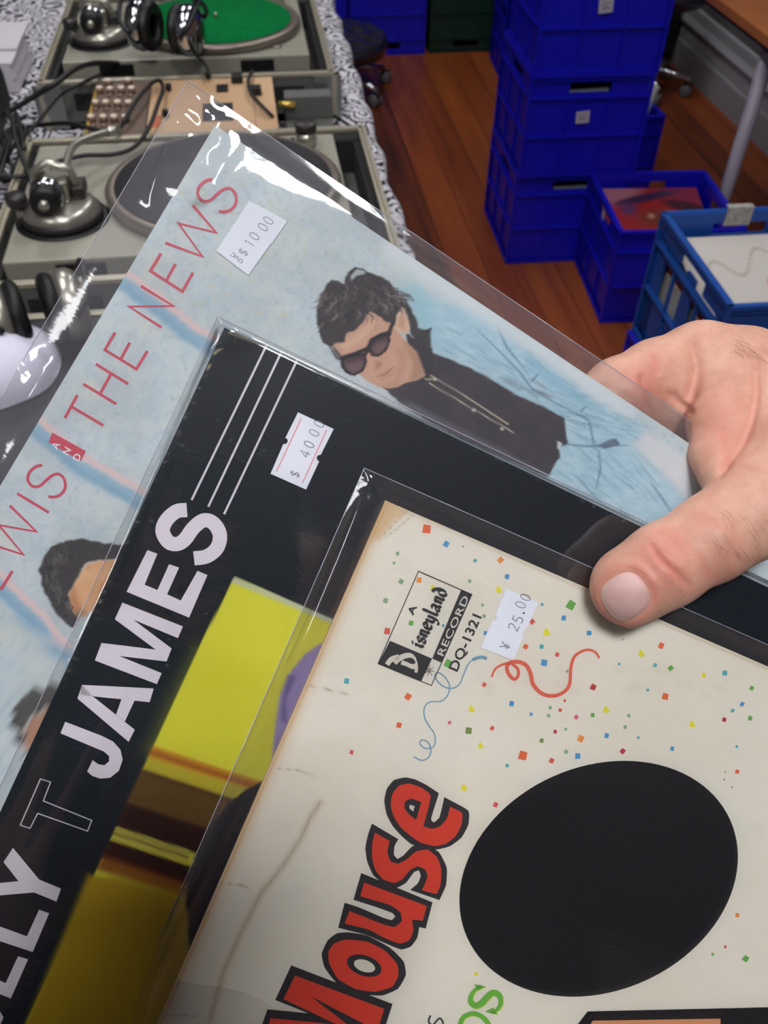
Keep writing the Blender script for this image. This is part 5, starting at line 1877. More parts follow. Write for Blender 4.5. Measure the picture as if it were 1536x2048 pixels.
M_CRM = mat('cream_ink', (208, 202, 188), 0.5)
bl_text('RECORD', sc([(676, 1148)], *KB)[0], 19.5, 130, HP * 3, M_CRM, bold=0.012, space=1.08)
bl_text('DQ-1321', sc([(780, 1262)], *KB)[0], 27, 122, HP * 1.5, BK, bold=0.022, space=1.06)
bl_text('A', sc([(462, 842)], *KB)[0], 19, 19, HP * 1.5, BK, bold=0.03)


def nib(strokes, org, su, sv, m, h, wn=2.0, ang=0.8):
    """pen strokes with a slanted nib; units: u along reading, v up"""
    for st in strokes:
        pts = [tuple(p) for p in spline(st, 4)] if len(st) > 2 else st
        px = [(org[0] + UB[0] * u * su + VB[0] * v * sv, org[1] + UB[1] * u * su + VB[1] * v * sv) for u, v in pts]
        ws = []
        for i in range(len(px)):
            p0, p1 = pts[max(i - 1, 0)], pts[min(i + 1, len(pts) - 1)]
            th = math.atan2(p1[1] - p0[1], p1[0] - p0[0])
            ws.append((0.3 + 0.9 * abs(math.sin(th - ang))) * wn * 0.00016)
        b.stroke(C_MOUSE.locs(px), ws, h, m)


BLK = {'i': ([[(0.2, 1.0), (0.3, 0.8), (0.3, 0.2), (0.55, 0.0)], [(0.28, 1.45), (0.42, 1.3)]], 0.62), 's': ([[(0.75, 0.9), (0.5, 1.0), (0.2, 0.8), (0.35, 0.55), (0.65, 0.42), (0.7, 0.18), (0.45, 0.0), (0.1, 0.1)]], 0.82),
       'n': ([[(0.15, 1.0), (0.28, 0.8), (0.28, 0.0)], [(0.28, 0.75), (0.55, 1.0), (0.72, 0.8), (0.72, 0.2), (0.95, 0.0)]], 1.02), 'e': ([[(0.2, 0.5), (0.75, 0.65), (0.7, 0.9), (0.45, 1.0), (0.2, 0.75), (0.2, 0.25), (0.45, 0.0), (0.8, 0.15)]], 0.86),
       'y': ([[(0.15, 1.0), (0.28, 0.8), (0.28, 0.25), (0.5, 0.05), (0.75, 0.2)], [(0.78, 1.0), (0.78, 0.0), (0.6, -0.5), (0.2, -0.6)]], 1.0), 'l': ([[(0.15, 1.75), (0.3, 1.6), (0.3, 0.2), (0.55, 0.0)]], 0.6),
       'a': ([[(0.2, 0.85), (0.45, 1.0), (0.7, 0.85), (0.7, 0.2), (0.95, 0.0)], [(0.7, 0.5), (0.35, 0.45), (0.18, 0.22), (0.38, 0.0), (0.7, 0.2)]], 1.0), 'd': ([[(0.1, 1.7), (0.5, 1.5), (0.78, 0.9), (0.75, 0.25), (0.48, 0.0), (0.2, 0.25), (0.2, 0.75), (0.5, 1.0), (0.78, 0.8)]], 1.0)}
u0 = 0.0
org = sc([(524, 1092)], *KB)[0]
for ch in 'isneyland':
    st, adv = BLK[ch]
    nib([[(u0 + u, v) for u, v in s_] for s_ in st], org, 16.2, 16.5, BK, HP * 1.6, 6.2)
    u0 += adv
org = sc([(470, 1260)], *KB)[0]
nib([[(0.1, 3.3), (0.9, 2.9), (1.6, 2.2), (1.9, 1.4), (1.6, 0.6), (0.9, 0.1), (0.1, -0.2)], [(0.55, 2.4), (0.62, 1.6), (0.62, 0.7), (0.9, 0.2)], [(-0.5, 4.2), (0.4, 3.9), (1.1, 3.0)]], org, 15.0, 13.5, M_CRM, HP * 3, 9)
cs = sc([(575, 1245)], *KB)[0]
for k in range(8):
    a = k * PI / 4 + 0.2
    b.stroke(C_MOUSE.locs([(cs[0] + 1.5 * math.cos(a), cs[1] + 1.5 * math.sin(a)), (cs[0] + 12 * math.cos(a), cs[1] + 12 * math.sin(a))]), [0.0003, 0.0001], HP * 2, BK)
b.build('label_mark', MOUSE)

# big word
b = MB()
K7 = (2.56, 320, 1500)
KE = (2.56, 650, 1300)
M_TRED = mat('title_red', (206, 62, 42), 0.45)


def mm(pts, k, m, h, smooth=True):
    p = sc(pts, *k)
    if smooth:
        q = []
        n_ = len(p)
        for i in range(n_):                     # round only gentle corners
            a_, c_, d_ = np.array(p[i - 1]), np.array(p[i]), np.array(p[(i + 1) % n_])
            u_, v_ = _n(c_ - a_), _n(d_ - c_)
            if u_.dot(v_) > 0.35:
                q += [tuple(c_ - (c_ - a_) * 0.28), tuple(c_ * 0.9 + (a_ + d_) * 0.05), tuple(c_ + (d_ - c_) * 0.28)]
            else:
                q.append(tuple(c_))
        p = q
    b.poly(C_MOUSE.locs(p), h, m)


mm([(410, 650), (350, 664), (315, 710), (302, 770), (314, 840), (345, 900), (390, 950), (440, 994), (500, 1010), (570, 1022), (640, 1005), (700, 960), (735, 895), (740, 820), (610, 752), (600, 800), (585, 860), (557, 882), (540, 868), (583, 732), (520, 690), (460, 660)], KE, BK, HP)
mm([(430, 680), (380, 690), (345, 730), (334, 790), (350, 850), (390, 910), (440, 952), (490, 985), (560, 1003), (620, 990), (670, 950), (700, 890), (704, 830), (640, 800), (625, 860), (590, 900), (550, 915), (503, 900), (546, 740), (490, 700)], KE, M_TRED, HP * 2)
mm([(408, 772), (440, 755), (492, 775), (466, 866), (430, 840), (404, 805)], KE, BK, HP * 3)
mm([(432, 788), (458, 795), (450, 822), (430, 806)], KE, M_CRM, HP * 4)
mm([(1085, 375), (1220, 455), (1200, 490), (1196, 535), (1215, 556), (1245, 540), (1290, 490), (1350, 475), (1430, 520), (1470, 600), (1466, 690), (1430, 767), (1280, 715), (1322, 680), (1336, 640), (1325, 615), (1300, 622), (1260, 680), (1210, 706), (1150, 690), (1090, 640), (1060, 570), (1050, 500), (1065, 430)], K7, BK, HP * 1.2)
mm([(1100, 420), (1175, 462), (1162, 520), (1180, 570), (1220, 580), (1260, 560), (1310, 515), (1370, 505), (1420, 545), (1441, 610), (1436, 690), (1415, 735), (1340, 715), (1370, 650), (1360, 610), (1320, 590), (1280, 610), (1240, 660), (1200, 680), (1140, 660), (1100, 610), (1085, 550), (1085, 480)], K7, M_TRED, HP * 2.2)
mm([(1030, 628), (1395, 778), (1360, 912), (1327, 905), (1318, 960), (1285, 1005), (1235, 1022), (1160, 990), (1060, 945), (912, 908), (945, 780), (1010, 800), (1150, 860), (1188, 870), (1204, 850), (1190, 832), (1100, 800), (990, 765)], K7, BK, HP * 1.4)
mm([(1045, 675), (1365, 795), (1345, 870), (1290, 865), (1298, 920), (1278, 970), (1230, 990), (1150, 960), (1070, 915), (945, 885), (970, 820), (1130, 885), (1200, 905), (1240, 872), (1230, 825), (1180, 790), (1025, 745)], K7, M_TRED, HP * 2.4)
mm([(960, 930), (1060, 945), (1180, 1010), (1250, 1080), (1261, 1150), (1220, 1222), (1140, 1256), (1040, 1250), (900, 1190), (840, 1110), (825, 1040), (858, 970), (905, 935)], K7, BK, HP * 1.6)
mm([(950, 965), (1060, 975), (1150, 1020), (1215, 1090), (1222, 1150), (1190, 1210), (1100, 1236), (1000, 1220), (910, 1170), (865, 1090), (860, 1030), (890, 985)], K7, M_TRED, HP * 2.6)


def ell(c, rx, ry, a, m, h, k):
    p = [(c[0] + rx * math.cos(t_) * math.cos(a) - ry * math.sin(t_) * math.sin(a), c[1] + rx * math.cos(t_) * math.sin(a) + ry * math.sin(t_) * math.cos(a)) for t_ in np.linspace(0, 2 * PI, 33)[:-1]]
    b.poly(C_MOUSE.locs(sc(p, *k)), h, m)


ell((1045, 1098), 92, 52, 0.33, BK, HP * 3.6, K7)
ell((1046, 1098), 56, 30, 0.33, M_CRM, HP * 4.4, K7)
mm([(672, 1100), (1190, 1297), (1135, 1470), (985, 1410), (1115, 1600), (1070, 1720), (800, 1680), (1000, 1760), (950, 1890), (430, 1690), (500, 1470), (550, 1325), (760, 1345), (590, 1277)], K7, BK, HP * 1.8, False)
mm([(692, 1150), (1148, 1320), (1112, 1432), (770, 1255), (960, 1400), (1065, 1600), (1045, 1665), (640, 1610), (940, 1740), (920, 1830), (480, 1660), (566, 1368), (905, 1400), (632, 1270)], K7, M_TRED, HP * 2.8, False)
b.build('title_lettering', MOUSE)

# plain dark oval and panel at the lower right, small words
b = MB()
M_OVAL = mat('black_gloss_ink', (22, 20, 24), 0.3)
cx, cy, rx, ry, a = 1197, 1757, 288, 224, -0.42
b.poly(C_MOUSE.locs([(cx + rx * math.cos(t_) * math.cos(a) - ry * math.sin(t_) * math.sin(a), cy + rx * math.cos(t_) * math.sin(a) + ry * math.sin(t_) * math.cos(a)) for t_ in np.linspace(0, 2 * PI, 97)[:-1]]), HP, M_OVAL)
b.poly(C_MOUSE.locs([(1100, 2120), (1175, 2022), (1700, 2010), (1700, 2300), (1000, 2300)]), HP * 1.4, M_OVAL)
b.poly(C_MOUSE.locs([(1150, 2090), (1185, 2040), (1440, 2036), (1440, 2200), (1100, 2200)]), HP * 2, mat('peach_ink', (206, 146, 104), 0.5))
b.build('oval_print', MOUSE)
b = MB()
GR, GY = mat('leaf_green_ink', (104, 172, 62), 0.5), mat('lime_edge_ink', (206, 208, 120), 0.5)
for off, m_, h_ in (((2.5, 2.0), GY, HP), ((0, 0), GR, HP * 2)):
    S3 = [(1003, 2016), (994, 2022), (984, 2010), (974, 1998), (966, 1996)]
    s_ = [(990, 1974), (999, 1982), (1002, 1996), (995, 2006), (984, 2003), (976, 1990), (967, 1981), (955, 1984), (946, 1994), (947, 2008), (955, 2017)]
    s_ = [(962, 1970), (953, 1976), (943, 1988), (941, 2002), (950, 2010), (962, 2006), (974, 1993), (986, 1984), (998, 1990), (1001, 2006), (992, 2020), (980, 2024)]
    pp = [tuple(p) for p in spline(s_, 5)]
    b.stroke(C_MOUSE.locs([(x + off[0], y + off[1]) for x, y in pp]), [0.0006 + 0.0016 * math.sin(PI * i / (len(pp) - 1)) for i in range(len(pp))], h_, m_)
    b.poly(C_MOUSE.locs([(x + off[0], y + off[1]) for x, y in ((948, 1967), (971, 1972), (955, 1980))]), h_, m_)
    b.poly(C_MOUSE.locs([(x + off[0], y + off[1]) for x, y in ((970, 2022), (995, 2028), (986, 2014))]), h_, m_)
    ring = [tuple(p) for p in spline([(918, 2054), (926, 2034), (946, 2026), (966, 2034), (978, 2054), (970, 2080), (940, 2086), (920, 2074), (918, 2054)], 5)]
    b.stroke(C_MOUSE.locs([(x + off[0], y + off[1]) for x, y in ring]), 0.0016, h_, m_)
bk = [tuple(p) for p in spline([(861, 2030), (857, 2042), (865, 2050), (872, 2042), (880, 2036), (886, 2046), (880, 2058)], 4)]
b.stroke(C_MOUSE.locs(bk), 0.0006, HP, BK)
b.build('small_lettering', MOUSE)
# price sticker
pts = sc([(1140, 645), (1374, 748), (1296, 925), (1265, 960), (1262, 1000), (1192, 1170), (952, 1076), (1040, 880), (1068, 872), (1064, 828)], *KB)
so = sticker(MOUSE, C_MOUSE, pts, 0.0005, 'white price sticker reading 25.00')
q = MB()
for ch, c, m_ in (('Y', (1010, 1291), M_PENC2), ('2', (1026, 1253), M_PENC2), ('5', (1035, 1238), M_PENC2), ('0', (1040, 1209), M_PENC), ('0', (1050, 1194), M_PENC)):
    pen_at(q, C_MOUSE, ch, c, (5.5, -12.5), (-19, -8), 0.00024, 0.00062, m_)
q.stroke(C_MOUSE.locs([(1045, 1227), (1048, 1224)]), 0.0006, 0.00062, M_PENC2)
q.build('printed_price', so)
sleeve(MOUSE, C_MOUSE, 0.0100, 0.0066, 0.004, 0.004, 0.0026, 0.011, 0.0009,
       ridges=[((728, 1000), (568, 1370), 0.0024, 0.0016), ((560, 1400), (250, 2048), 0.0016, 0.0007), ((735, 938), (1536, 1290), 0.0016, 0.0006), ((900, 1660), (1140, 1560), 0.004, 0.0004)], crumple=[((736, 945), 0.004, 0.0010)], seed=9, wave=0.0003)
# ------------------------------------------------------------------ the person holding the records
def cone_d(P, a, b, ra, rb):
    """distance to a round tapering bar from a to b"""
    a = np.asarray(a, float); b = np.asarray(b, float)
    ab = b - a
    t = np.clip(((P - a) @ ab) / (ab @ ab + 1e-12), 0, 1)
    q = P - a - t[..., None] * ab
    return np.sqrt((q * q).sum(-1)) - (ra + (rb - ra) * t)


def smin(a, b, k):
    h = np.maximum(k - np.abs(a - b), 0) / k
    return np.minimum(a, b) - h * h * k * 0.25


def field(chains, k_in, k_out):
    """chains: lists of (point, radius); neighbours in a chain blend softly, chains blend by k_out"""
    def f(P):
        tot = None
        for ch, kk in chains:
            d = None
            for (p, r), (q, s) in zip(ch[:-1], ch[1:]):
                e = cone_d(P, p, q, r, s)
                d = e if d is None else smin(d, e, k_in)
            tot = d if tot is None else smin(tot, d, kk)
        return tot
    return f


def surface(f, lo, hi, step, block=24):
    """surface nets over the box; returns vertices and quads"""
    lo = np.asarray(lo, float)
    n = np.ceil((np.asarray(hi) - lo) / step).astype(int) + 1
    val = np.ones(n, np.float32)
    for i in range(0, n[0], block):
        for j in range(0, n[1], block):
            for k in range(0, n[2], block):
                e = np.minimum(np.array((i, j, k)) + block, n)
                c = lo + (np.array((i, j, k)) + e) * 0.5 * step
                d0 = float(f(c[None, :])[0])
                if abs(d0) > block * step * 1.1:
                    val[i:e[0], j:e[1], k:e[2]] = np.sign(d0)
                    continue
                g = np.stack(np.meshgrid(np.arange(i, e[0]), np.arange(j, e[1]), np.arange(k, e[2]), indexing='ij'), -1) * step + lo
                val[i:e[0], j:e[1], k:e[2]] = f(g)
    val[0] = val[-1] = 1e-3
    val[:, 0] = val[:, -1] = 1e-3
    val[:, :, 0] = val[:, :, -1] = 1e-3
    s = val < 0
    m = n - 1
    acc = np.zeros(tuple(m) + (3,), np.float32)
    cnt = np.zeros(tuple(m), np.float32)
    cr = [(0, 0, 0), (1, 0, 0), (0, 1, 0), (1, 1, 0), (0, 0, 1), (1, 0, 1), (0, 1, 1), (1, 1, 1)]
    sl = lambda o: tuple(slice(o[q], o[q] + m[q]) for q in range(3))
    for a in cr:
        for ax in range(3):
            if a[ax] == 0:
                b = list(a); b[ax] = 1; b = tuple(b)
                va, vb = val[sl(a)], val[sl(b)]
                x = (s[sl(a)] != s[sl(b)])
                den = np.where(np.abs(va - vb) < 1e-9, 1e-9, va - vb)
                t = np.clip(np.where(x, va / den, 0), 0, 1)
                for q in range(3):
                    acc[..., q] += np.where(x, a[q] + (t if q == ax else 0), 0)
                cnt += x
    act = cnt > 0
    ids = np.full(tuple(m), -1, int)
    ids[act] = np.arange(act.sum())
    base = np.stack(np.nonzero(act), -1)
    V = lo + (base + acc[act] / cnt[act][:, None]) * step
    F = []
    for ax in range(3):
        o1, o2 = [(1, 2), (2, 0), (0, 1)][ax]
        a = [slice(1, -1)] * 3; b = [slice(1, -1)] * 3
        a[ax] = slice(0, n[ax] - 1); b[ax] = slice(1, n[ax])
        sa, sb = s[tuple(a)], s[tuple(b)]
        e = np.stack(np.nonzero(sa != sb), -1)
        if len(e) == 0:
            continue
        flip = sa[tuple(e.T)]
        p = e.copy()
        p[:, o1] += 1; p[:, o2] += 1
        off = lambda d1, d2: ids[tuple((p - np.array([(d1 if q == o1 else d2 if q == o2 else 0) for q in range(3)])).T)]
        q = np.stack([off(0, 0), off(1, 0), off(1, 1), off(0, 1)], -1)
        q[~flip] = q[~flip][:, ::-1]
        F.append(q)
    F = np.concatenate(F)
    F = F[(F >= 0).all(1)]
    for _ in range(3):                              # settle onto the exact surface
        h = step * 0.4
        d = f(V)
        g = np.stack([f(V + np.eye(3)[q] * h) - f(V - np.eye(3)[q] * h) for q in range(3)], -1)
        g /= np.linalg.norm(g, axis=1, keepdims=True) + 1e-9
        V = V - g * np.clip(d, -step, step)[:, None]
    return V, F, g


def raw_mesh(name, V, F, m, parent, red=None):
    me = bpy.data.meshes.new(name)
    me.vertices.add(len(V))
    me.vertices.foreach_set('co', np.asarray(V, np.float32).ravel())
    me.loops.add(F.size)
    me.loops.foreach_set('vertex_index', F.astype(np.int32).ravel())
    me.polygons.add(len(F))
    me.polygons.foreach_set('loop_start', (np.arange(len(F)) * 4).astype(np.int32))
    me.polygons.foreach_set('use_smooth', [True] * len(F))
    me.materials.append(m)
    me.update(calc_edges=True)
    if red is not None:
        a = me.color_attributes.new('redness', 'FLOAT_COLOR', 'POINT')
        c = np.ones((len(V), 4), np.float32)
        c[:, 0] = c[:, 1] = c[:, 2] = red
        a.data.foreach_set('color', c.ravel())
    o = bpy.data.objects.new(name, me)
    COL.objects.link(o)
    o.parent = parent
    return o


def skin_material():
    m = bpy.data.materials.new('skin')
    m.use_nodes = True
    nt = m.node_tree
    N, L = nt.nodes.new, nt.links.new
    b = nt.nodes['Principled BSDF']
    at_ = N('ShaderNodeAttribute')
    at_.attribute_name = 'redness'
    tc = N('ShaderNodeTexCoord')
    nz = N('ShaderNodeTexNoise')
    nz.inputs['Scale'].default_value = 75
    nz.inputs['Detail'].default_value = 5
    nz.inputs['Roughness'].default_value = 0.65
    L(tc.outputs['Object'], nz.inputs['Vector'])
    ra = N('ShaderNodeValToRGB')
    e = ra.color_ramp.elements
    e[0].position, e[1].position = 0.3, 0.7
    e[0].color = lin((186, 136, 114)) + (1,)
    e[1].color = lin((212, 168, 146)) + (1,)
    L(nz.outputs['Fac'], ra.inputs[0])
    mx = N('ShaderNodeMix')
    mx.data_type = 'RGBA'
    L(at_.outputs['Fac'], mx.inputs['Factor'])
    L(ra.outputs[0], mx.inputs['A'])
    mx.inputs['B'].default_value = lin((192, 104, 94)) + (1,)
    L(mx.outputs['Result'], b.inputs['Base Color'])
    b.inputs['Roughness'].default_value = 0.5
    b.inputs['Specular IOR Level'].default_value = 0.35
    b.inputs['Subsurface Weight'].default_value = 0.12
    b.inputs['Subsurface Radius'].default_value = (0.004, 0.0015, 0.0008)
    b.inputs['Subsurface Scale'].default_value = 1.0
    n2 = N('ShaderNodeTexVoronoi')
    n2.inputs['Scale'].default_value = 900
    L(tc.outputs['Object'], n2.inputs['Vector'])
    n3 = N('ShaderNodeTexNoise')
    n3.inputs['Scale'].default_value = 260
    n3.inputs['Detail'].default_value = 4
    L(tc.outputs['Object'], n3.inputs['Vector'])
    ad = N('ShaderNodeMath')
    ad.operation = 'MULTIPLY_ADD'
    L(n2.outputs['Distance'], ad.inputs[0])
    ad.inputs[1].default_value = 0.35
    L(n3.outputs['Fac'], ad.inputs[2])
    bp = N('ShaderNodeBump')
    bp.inputs['Strength'].default_value = 0.35
    bp.inputs['Distance'].default_value = 0.0006
    L(ad.outputs[0], bp.inputs['Height'])
    L(bp.outputs[0], b.inputs['Normal'])
    return m


M_SKIN = skin_material()
PERSON = empty('person', (0.0, -0.42, 0.0), 0, 'person in dark clothes holding the three records between thumb and fingers', 'person')


def J(px, py, d, rpx):
    return deep(px, py, d), rpx * d / FPX


def side(ch, dx, dy, k):
    """parallel chain shifted across the view, slimmer by k"""
    return [(deep_shift(p, dx, dy), r * k) for p, r in ch]


def deep_shift(p, dx, dy):
    return p + C2W @ (np.array((dx, dy, 0.0)))


WR = J(1800, 800, 0.315, 168)
ELBOW = (np.array((0.43, 0.00, 1.13)), 0.046)
thumb = [J(1262, 1172, 0.2692, 66), J(1330, 1130, 0.2680, 68), J(1420, 1078, 0.2690, 70), J(1505, 1022, 0.2720, 84), J(1610, 930, 0.2810, 118), WR]
tA = side(thumb[:4], 0.0026 * 0.515, 0.0026 * 0.857, 0.93)
tB = side(thumb[:4], -0.0026 * 0.515, -0.0026 * 0.857, 0.93)
tip = [J(1250, 1180, 0.2705, 64), J(1268, 1168, 0.2700, 66)]
index = [J(1060, 905, 0.2985, 46), J(1135, 850, 0.3005, 55), J(1238, 782, 0.3050, 64), J(1312, 756, 0.3100, 74), J(1402, 735, 0.3140, 88), J(1485, 752, 0.3150, 94), J(1580, 800, 0.3150, 118), WR]
middle = [J(1120, 1035, 0.3045, 46), J(1200, 985, 0.3075, 54), J(1330, 905, 0.3170, 60), J(1510, 835, 0.3240, 92), WR]
ring = [J(1210, 1140, 0.3070, 44), J(1290, 1090, 0.3095, 50), J(1420, 1010, 0.3190, 56), J(1570, 905, 0.3280, 88), WR]
little = [J(1350, 1200, 0.3090, 38), J(1420, 1150, 0.3110, 43), J(1510, 1080, 0.3170, 48), J(1630, 965, 0.3280, 80), WR]
web = [J(1452, 790, 0.2990, 62), J(1440, 850, 0.2910, 60), J(1432, 910, 0.2860, 48), J(1448, 950, 0.2810, 44), J(1500, 960, 0.2790, 70)]
web2 = [J(1500, 780, 0.3040, 90), J(1530, 880, 0.2930, 90), J(1580, 930, 0.2880, 105)]
hollow = [J(1300, 800, 0.3110, 60), J(1370, 800, 0.3090, 62), J(1420, 800, 0.3070, 70)]
palm = [J(1520, 840, 0.3160, 110), J(1640, 840, 0.3170, 150), WR, (ELBOW[0] * 0.6 + WR[0] * 0.4, 0.033)]
H_CH = [(thumb, 0.006), (tA, 0.004), (tB, 0.004), (tip, 0.004), (palm, 0.012), (index, 0.010), (middle, 0.004), (ring, 0.004), (little, 0.004), (web2, 0.008), (hollow, 0.004), (web, 0.0035)]
f_hand = field(H_CH, 0.004, 0.006)
V, F, G = surface(f_hand, (0.020, 0.075, 1.175), (0.305, 0.330, 1.400), 0.00115)
# creases pressed into the skin where it faces out, traced along their run
Wc = (V - CAMPOS) @ C2W
PX = FW / 2 + FPX * Wc[:, 0] / Wc[:, 2]
PY = FH / 2 + FPX * Wc[:, 1] / Wc[:, 2]
facing = ((V - CAMPOS) * G).sum(1) < 0
disp = np.zeros(len(V))
red = 0.10 + 0.0 * disp
CREASE = [([(1512, 730), (1513, 790), (1501, 850), (1480, 895), (1456, 925), (1440, 948)], 7, 0.0011), ([(1306, 715), (1313, 728), (1314, 742)], 5, 0.0007), ([(1283, 758), (1290, 785), (1296, 822)], 6, 0.0010),
          ([(1345, 790), (1362, 808), (1380, 822)], 7, 0.0011), ([(1384, 690), (1393, 725), (1392, 760), (1381, 795)], 9, 0.0011),
          ([(1315, 1064), (1337, 1071), (1358, 1087), (1374, 1104)], 5, 0.0006), ([(1304, 1094), (1320, 1118), (1337, 1134), (1358, 1150), (1379, 1174)], 5, 0.0008), ([(1350, 1064), (1380, 1090), (1404, 1118), (1414, 1146)], 5, 0.0004),
          ([(1470, 1050), (1473, 1080), (1471, 1110)], 6, 0.0005), ([(1386, 1034), (1420, 1040), (1450, 1055)], 6, 0.0004), ([(1447, 860), (1455, 900), (1452, 930)], 7, 0.0006)]
for pts, w, dep in CREASE:
    dm = np.full(len(V), 1e9)
    n_ = len(pts) - 1
    for i in range(n_):
        d_, t_ = Print.segdist(PX, PY, pts[i], pts[i + 1])
        dm = np.minimum(dm, d_)
    k_ = np.exp(-(dm / w) ** 2) * facing
    disp -= dep * k_
    disp += dep * 0.15 * np.exp(-((dm - 2.2 * w) / (1.4 * w)) ** 2) * facing
    red = red + 0.20 * np.exp(-(dm / (w * 1.8)) ** 2) * facing
for cx, cy, r_, a_ in ((1318, 1115, 52, 0.42), (1350, 1160, 46, 0.25), (1285, 780, 44, 0.40), (1312, 725, 26, 0.25), (1430, 860, 60, 0.22), (1215, 1245, 40, 0.22), (1445, 1165, 60, 0.18), (1470, 820, 50, 0.15)):
    red = red + a_ * np.exp(-((PX - cx) ** 2 + (PY - cy) ** 2) / r_ ** 2) * facing
# bed of the nail
NA = np.array((-0.84, 0.54)); NB = np.array((0.54, 0.84))       # along the thumb to the tip, across
NC = np.array((1251, 1193))
qa = (PX - NC[0]) * NA[0] + (PY - NC[1]) * NA[1]
qb = (PX - NC[0]) * NB[0] + (PY - NC[1]) * NB[1]
rn = (np.abs(qa / 54) ** 2.6 + np.abs(qb / 51) ** 2.6) ** (1 / 2.6)
disp -= 0.0007 * np.clip((1.0 - rn) / 0.15, 0, 1) * facing
disp += 0.0005 * np.exp(-((rn - 1.16) / 0.12) ** 2) * facing * np.clip((60 - qa) / 40, 0, 1)
red = red + 0.35 * np.exp(-((rn - 1.05) / 0.12) ** 2) * facing
V2 = V + G * disp[:, None]
Vl = V2 - np.array(PERSON.location)
body = raw_mesh('body', Vl, F, M_SKIN, PERSON, np.clip(red, 0, 1))

# thumbnail, laid on the thumb
from mathutils.bvhtree import BVHTree
bv = BVHTree.FromPolygons([tuple(v) for v in V], [tuple(int(i) for i in q) for q in F])
M_NAIL = mat('nail', (194, 154, 148), 0.42, spec=0.35, mottle=(140, (204, 166, 160), 0.35, 0.7))
M_NAILTIP = mat('nail_rim', (206, 176, 156), 0.4)
nb = MB()
vs, fs = [], []
nr_, na_ = 10, 48
for i in range(nr_ + 1):
    for k in range(na_):
        a = 2 * PI * k / na_
        rr_ = i / nr_
        ca, sa = math.cos(a), math.sin(a)
        su = (abs(ca) ** 2.6 + abs(sa) ** 2.6) ** (-1 / 2.6)
        p = NC + NA * (46 * rr_ * su * ca) + NB * (45 * rr_ * su * sa)
        dr = Vector(C2W @ ray(p[0], p[1])).normalized()
        hit = bv.ray_cast(Vector(CAMPOS), dr)
        if hit[0] is None:
            hit = (Vector(deep(p[0], p[1], 0.262)),)
        q = hit[0] - dr * (0.0002 + 0.0002 * (1 - rr_ ** 2)) + dr * (0.0006 if i == nr_ else 0)
        vs.append(tuple(q - PERSON.location))
for i in range(nr_):
    for k in range(na_):
        k2 = (k + 1) % na_
        fs.append((i * na_ + k, i * na_ + k2, (i + 1) * na_ + k2, (i + 1) * na_ + k))
rim = [f_ for n_i, f_ in enumerate(fs) if n_i // na_ >= nr_ - 1 and (n_i % na_ < 9 or n_i % na_ > na_ - 10)]
nb.add(vs, [f_ for f_ in fs if f_ not in set(rim)], M_NAIL, True)
o_ = len(nb.v) - len(vs)
ki = nb.mi(M_NAILTIP)
for f_ in rim:
    nb.f.append(tuple(i + o_ for i in f_))
    nb.m.append(ki)
    nb.s.append(True)
tag(nb.build('thumbnail', PERSON), 'pale pink thumbnail')

# fine dark hairs on the back of the hand and thumb
hb = MB()
M_HAIR = mat('dark_body_hair', (92, 66, 54), 0.6)
hr = random.Random(11)
for k in range(56):
    if k < 32:
        px = hr.uniform(1462, 1545)
        py = 668 + (px - 1462) * 0.35 + hr.uniform(0, 34)
        a = 0.42 + hr.uniform(-0.12, 0.12)
    else:
        px, py = hr.uniform(1420, 1540), hr.uniform(1020, 1120)
        a = 0.75 + hr.uniform(-0.25, 0.25)
    pts = []
    L_ = hr.uniform(14, 34)
    for s in range(5):
        x, y = px + L_ * s / 4 * math.cos(a + 0.07 * s), py + L_ * s / 4 * math.sin(a + 0.07 * s)
        hit = bv.ray_cast(Vector(CAMPOS), Vector(C2W @ ray(x, y)).normalized())
        if hit[0] is None:
            break
        pts.append(tuple(hit[0] + hit[1] * (0.0002 + 0.0006 * s / 4) * (1 if hit[1].dot(Vector(C2W @ ray(x, y))) < 0 else -1) - PERSON.location))
    if len(pts) > 2:
        hb.tube(pts, [0.000032] * len(pts), M_HAIR, 5)
for (x0, y0, x1, y1) in ((1236, 712, 1222, 698), (1244, 708, 1252, 690), (1304, 679, 1296, 664), (1312, 672, 1322, 660), (1200, 730, 1188, 716), (1330, 660, 1324, 648), (1420, 646, 1436, 636), (1470, 657, 1492, 652), (1496, 667, 1520, 664), (1510, 672, 1532, 672)):
    p0, p1 = deep(x0, y0 + 3, 0.313), deep(x1, y1, 0.312)
    pm = (p0 + p1) / 2 + np.array((0.0006, 0, 0.0004))
    hb.tube([tuple(Vector(q) - PERSON.location) for q in (p0, pm, p1)], [0.000032] * 3, M_HAIR, 5)
hb.build('hair', PERSON)

# the rest of the person stands behind the camera
W_ = lambda x, y, z: np.array((x, y, z), float)
torso = [(W_(0, -0.44, 0.98), 0.15), (W_(0, -0.45, 1.15), 0.145), (W_(0, -0.44, 1.34), 0.15)]
should = [(W_(-0.17, -0.43, 1.40), 0.075), (W_(0.0, -0.43, 1.43), 0.09), (W_(0.17, -0.43, 1.40), 0.075)]
sides_ = [[(W_(s * 0.07, -0.44, 0.98), 0.12), (W_(s * 0.09, -0.44, 1.32), 0.12)] for s in (-1, 1)]
armR = [(W_(0.19, -0.43, 1.39), 0.062), (W_(0.40, -0.10, 1.13), 0.052), (ELBOW[0] * 0.75 + WR[0] * 0.25, 0.046)]


def ph(r, u, b):
    """place in the phone's frame: right, up, back from its lens"""
    return C2W @ np.array((r, -u, -b)) + CAMPOS


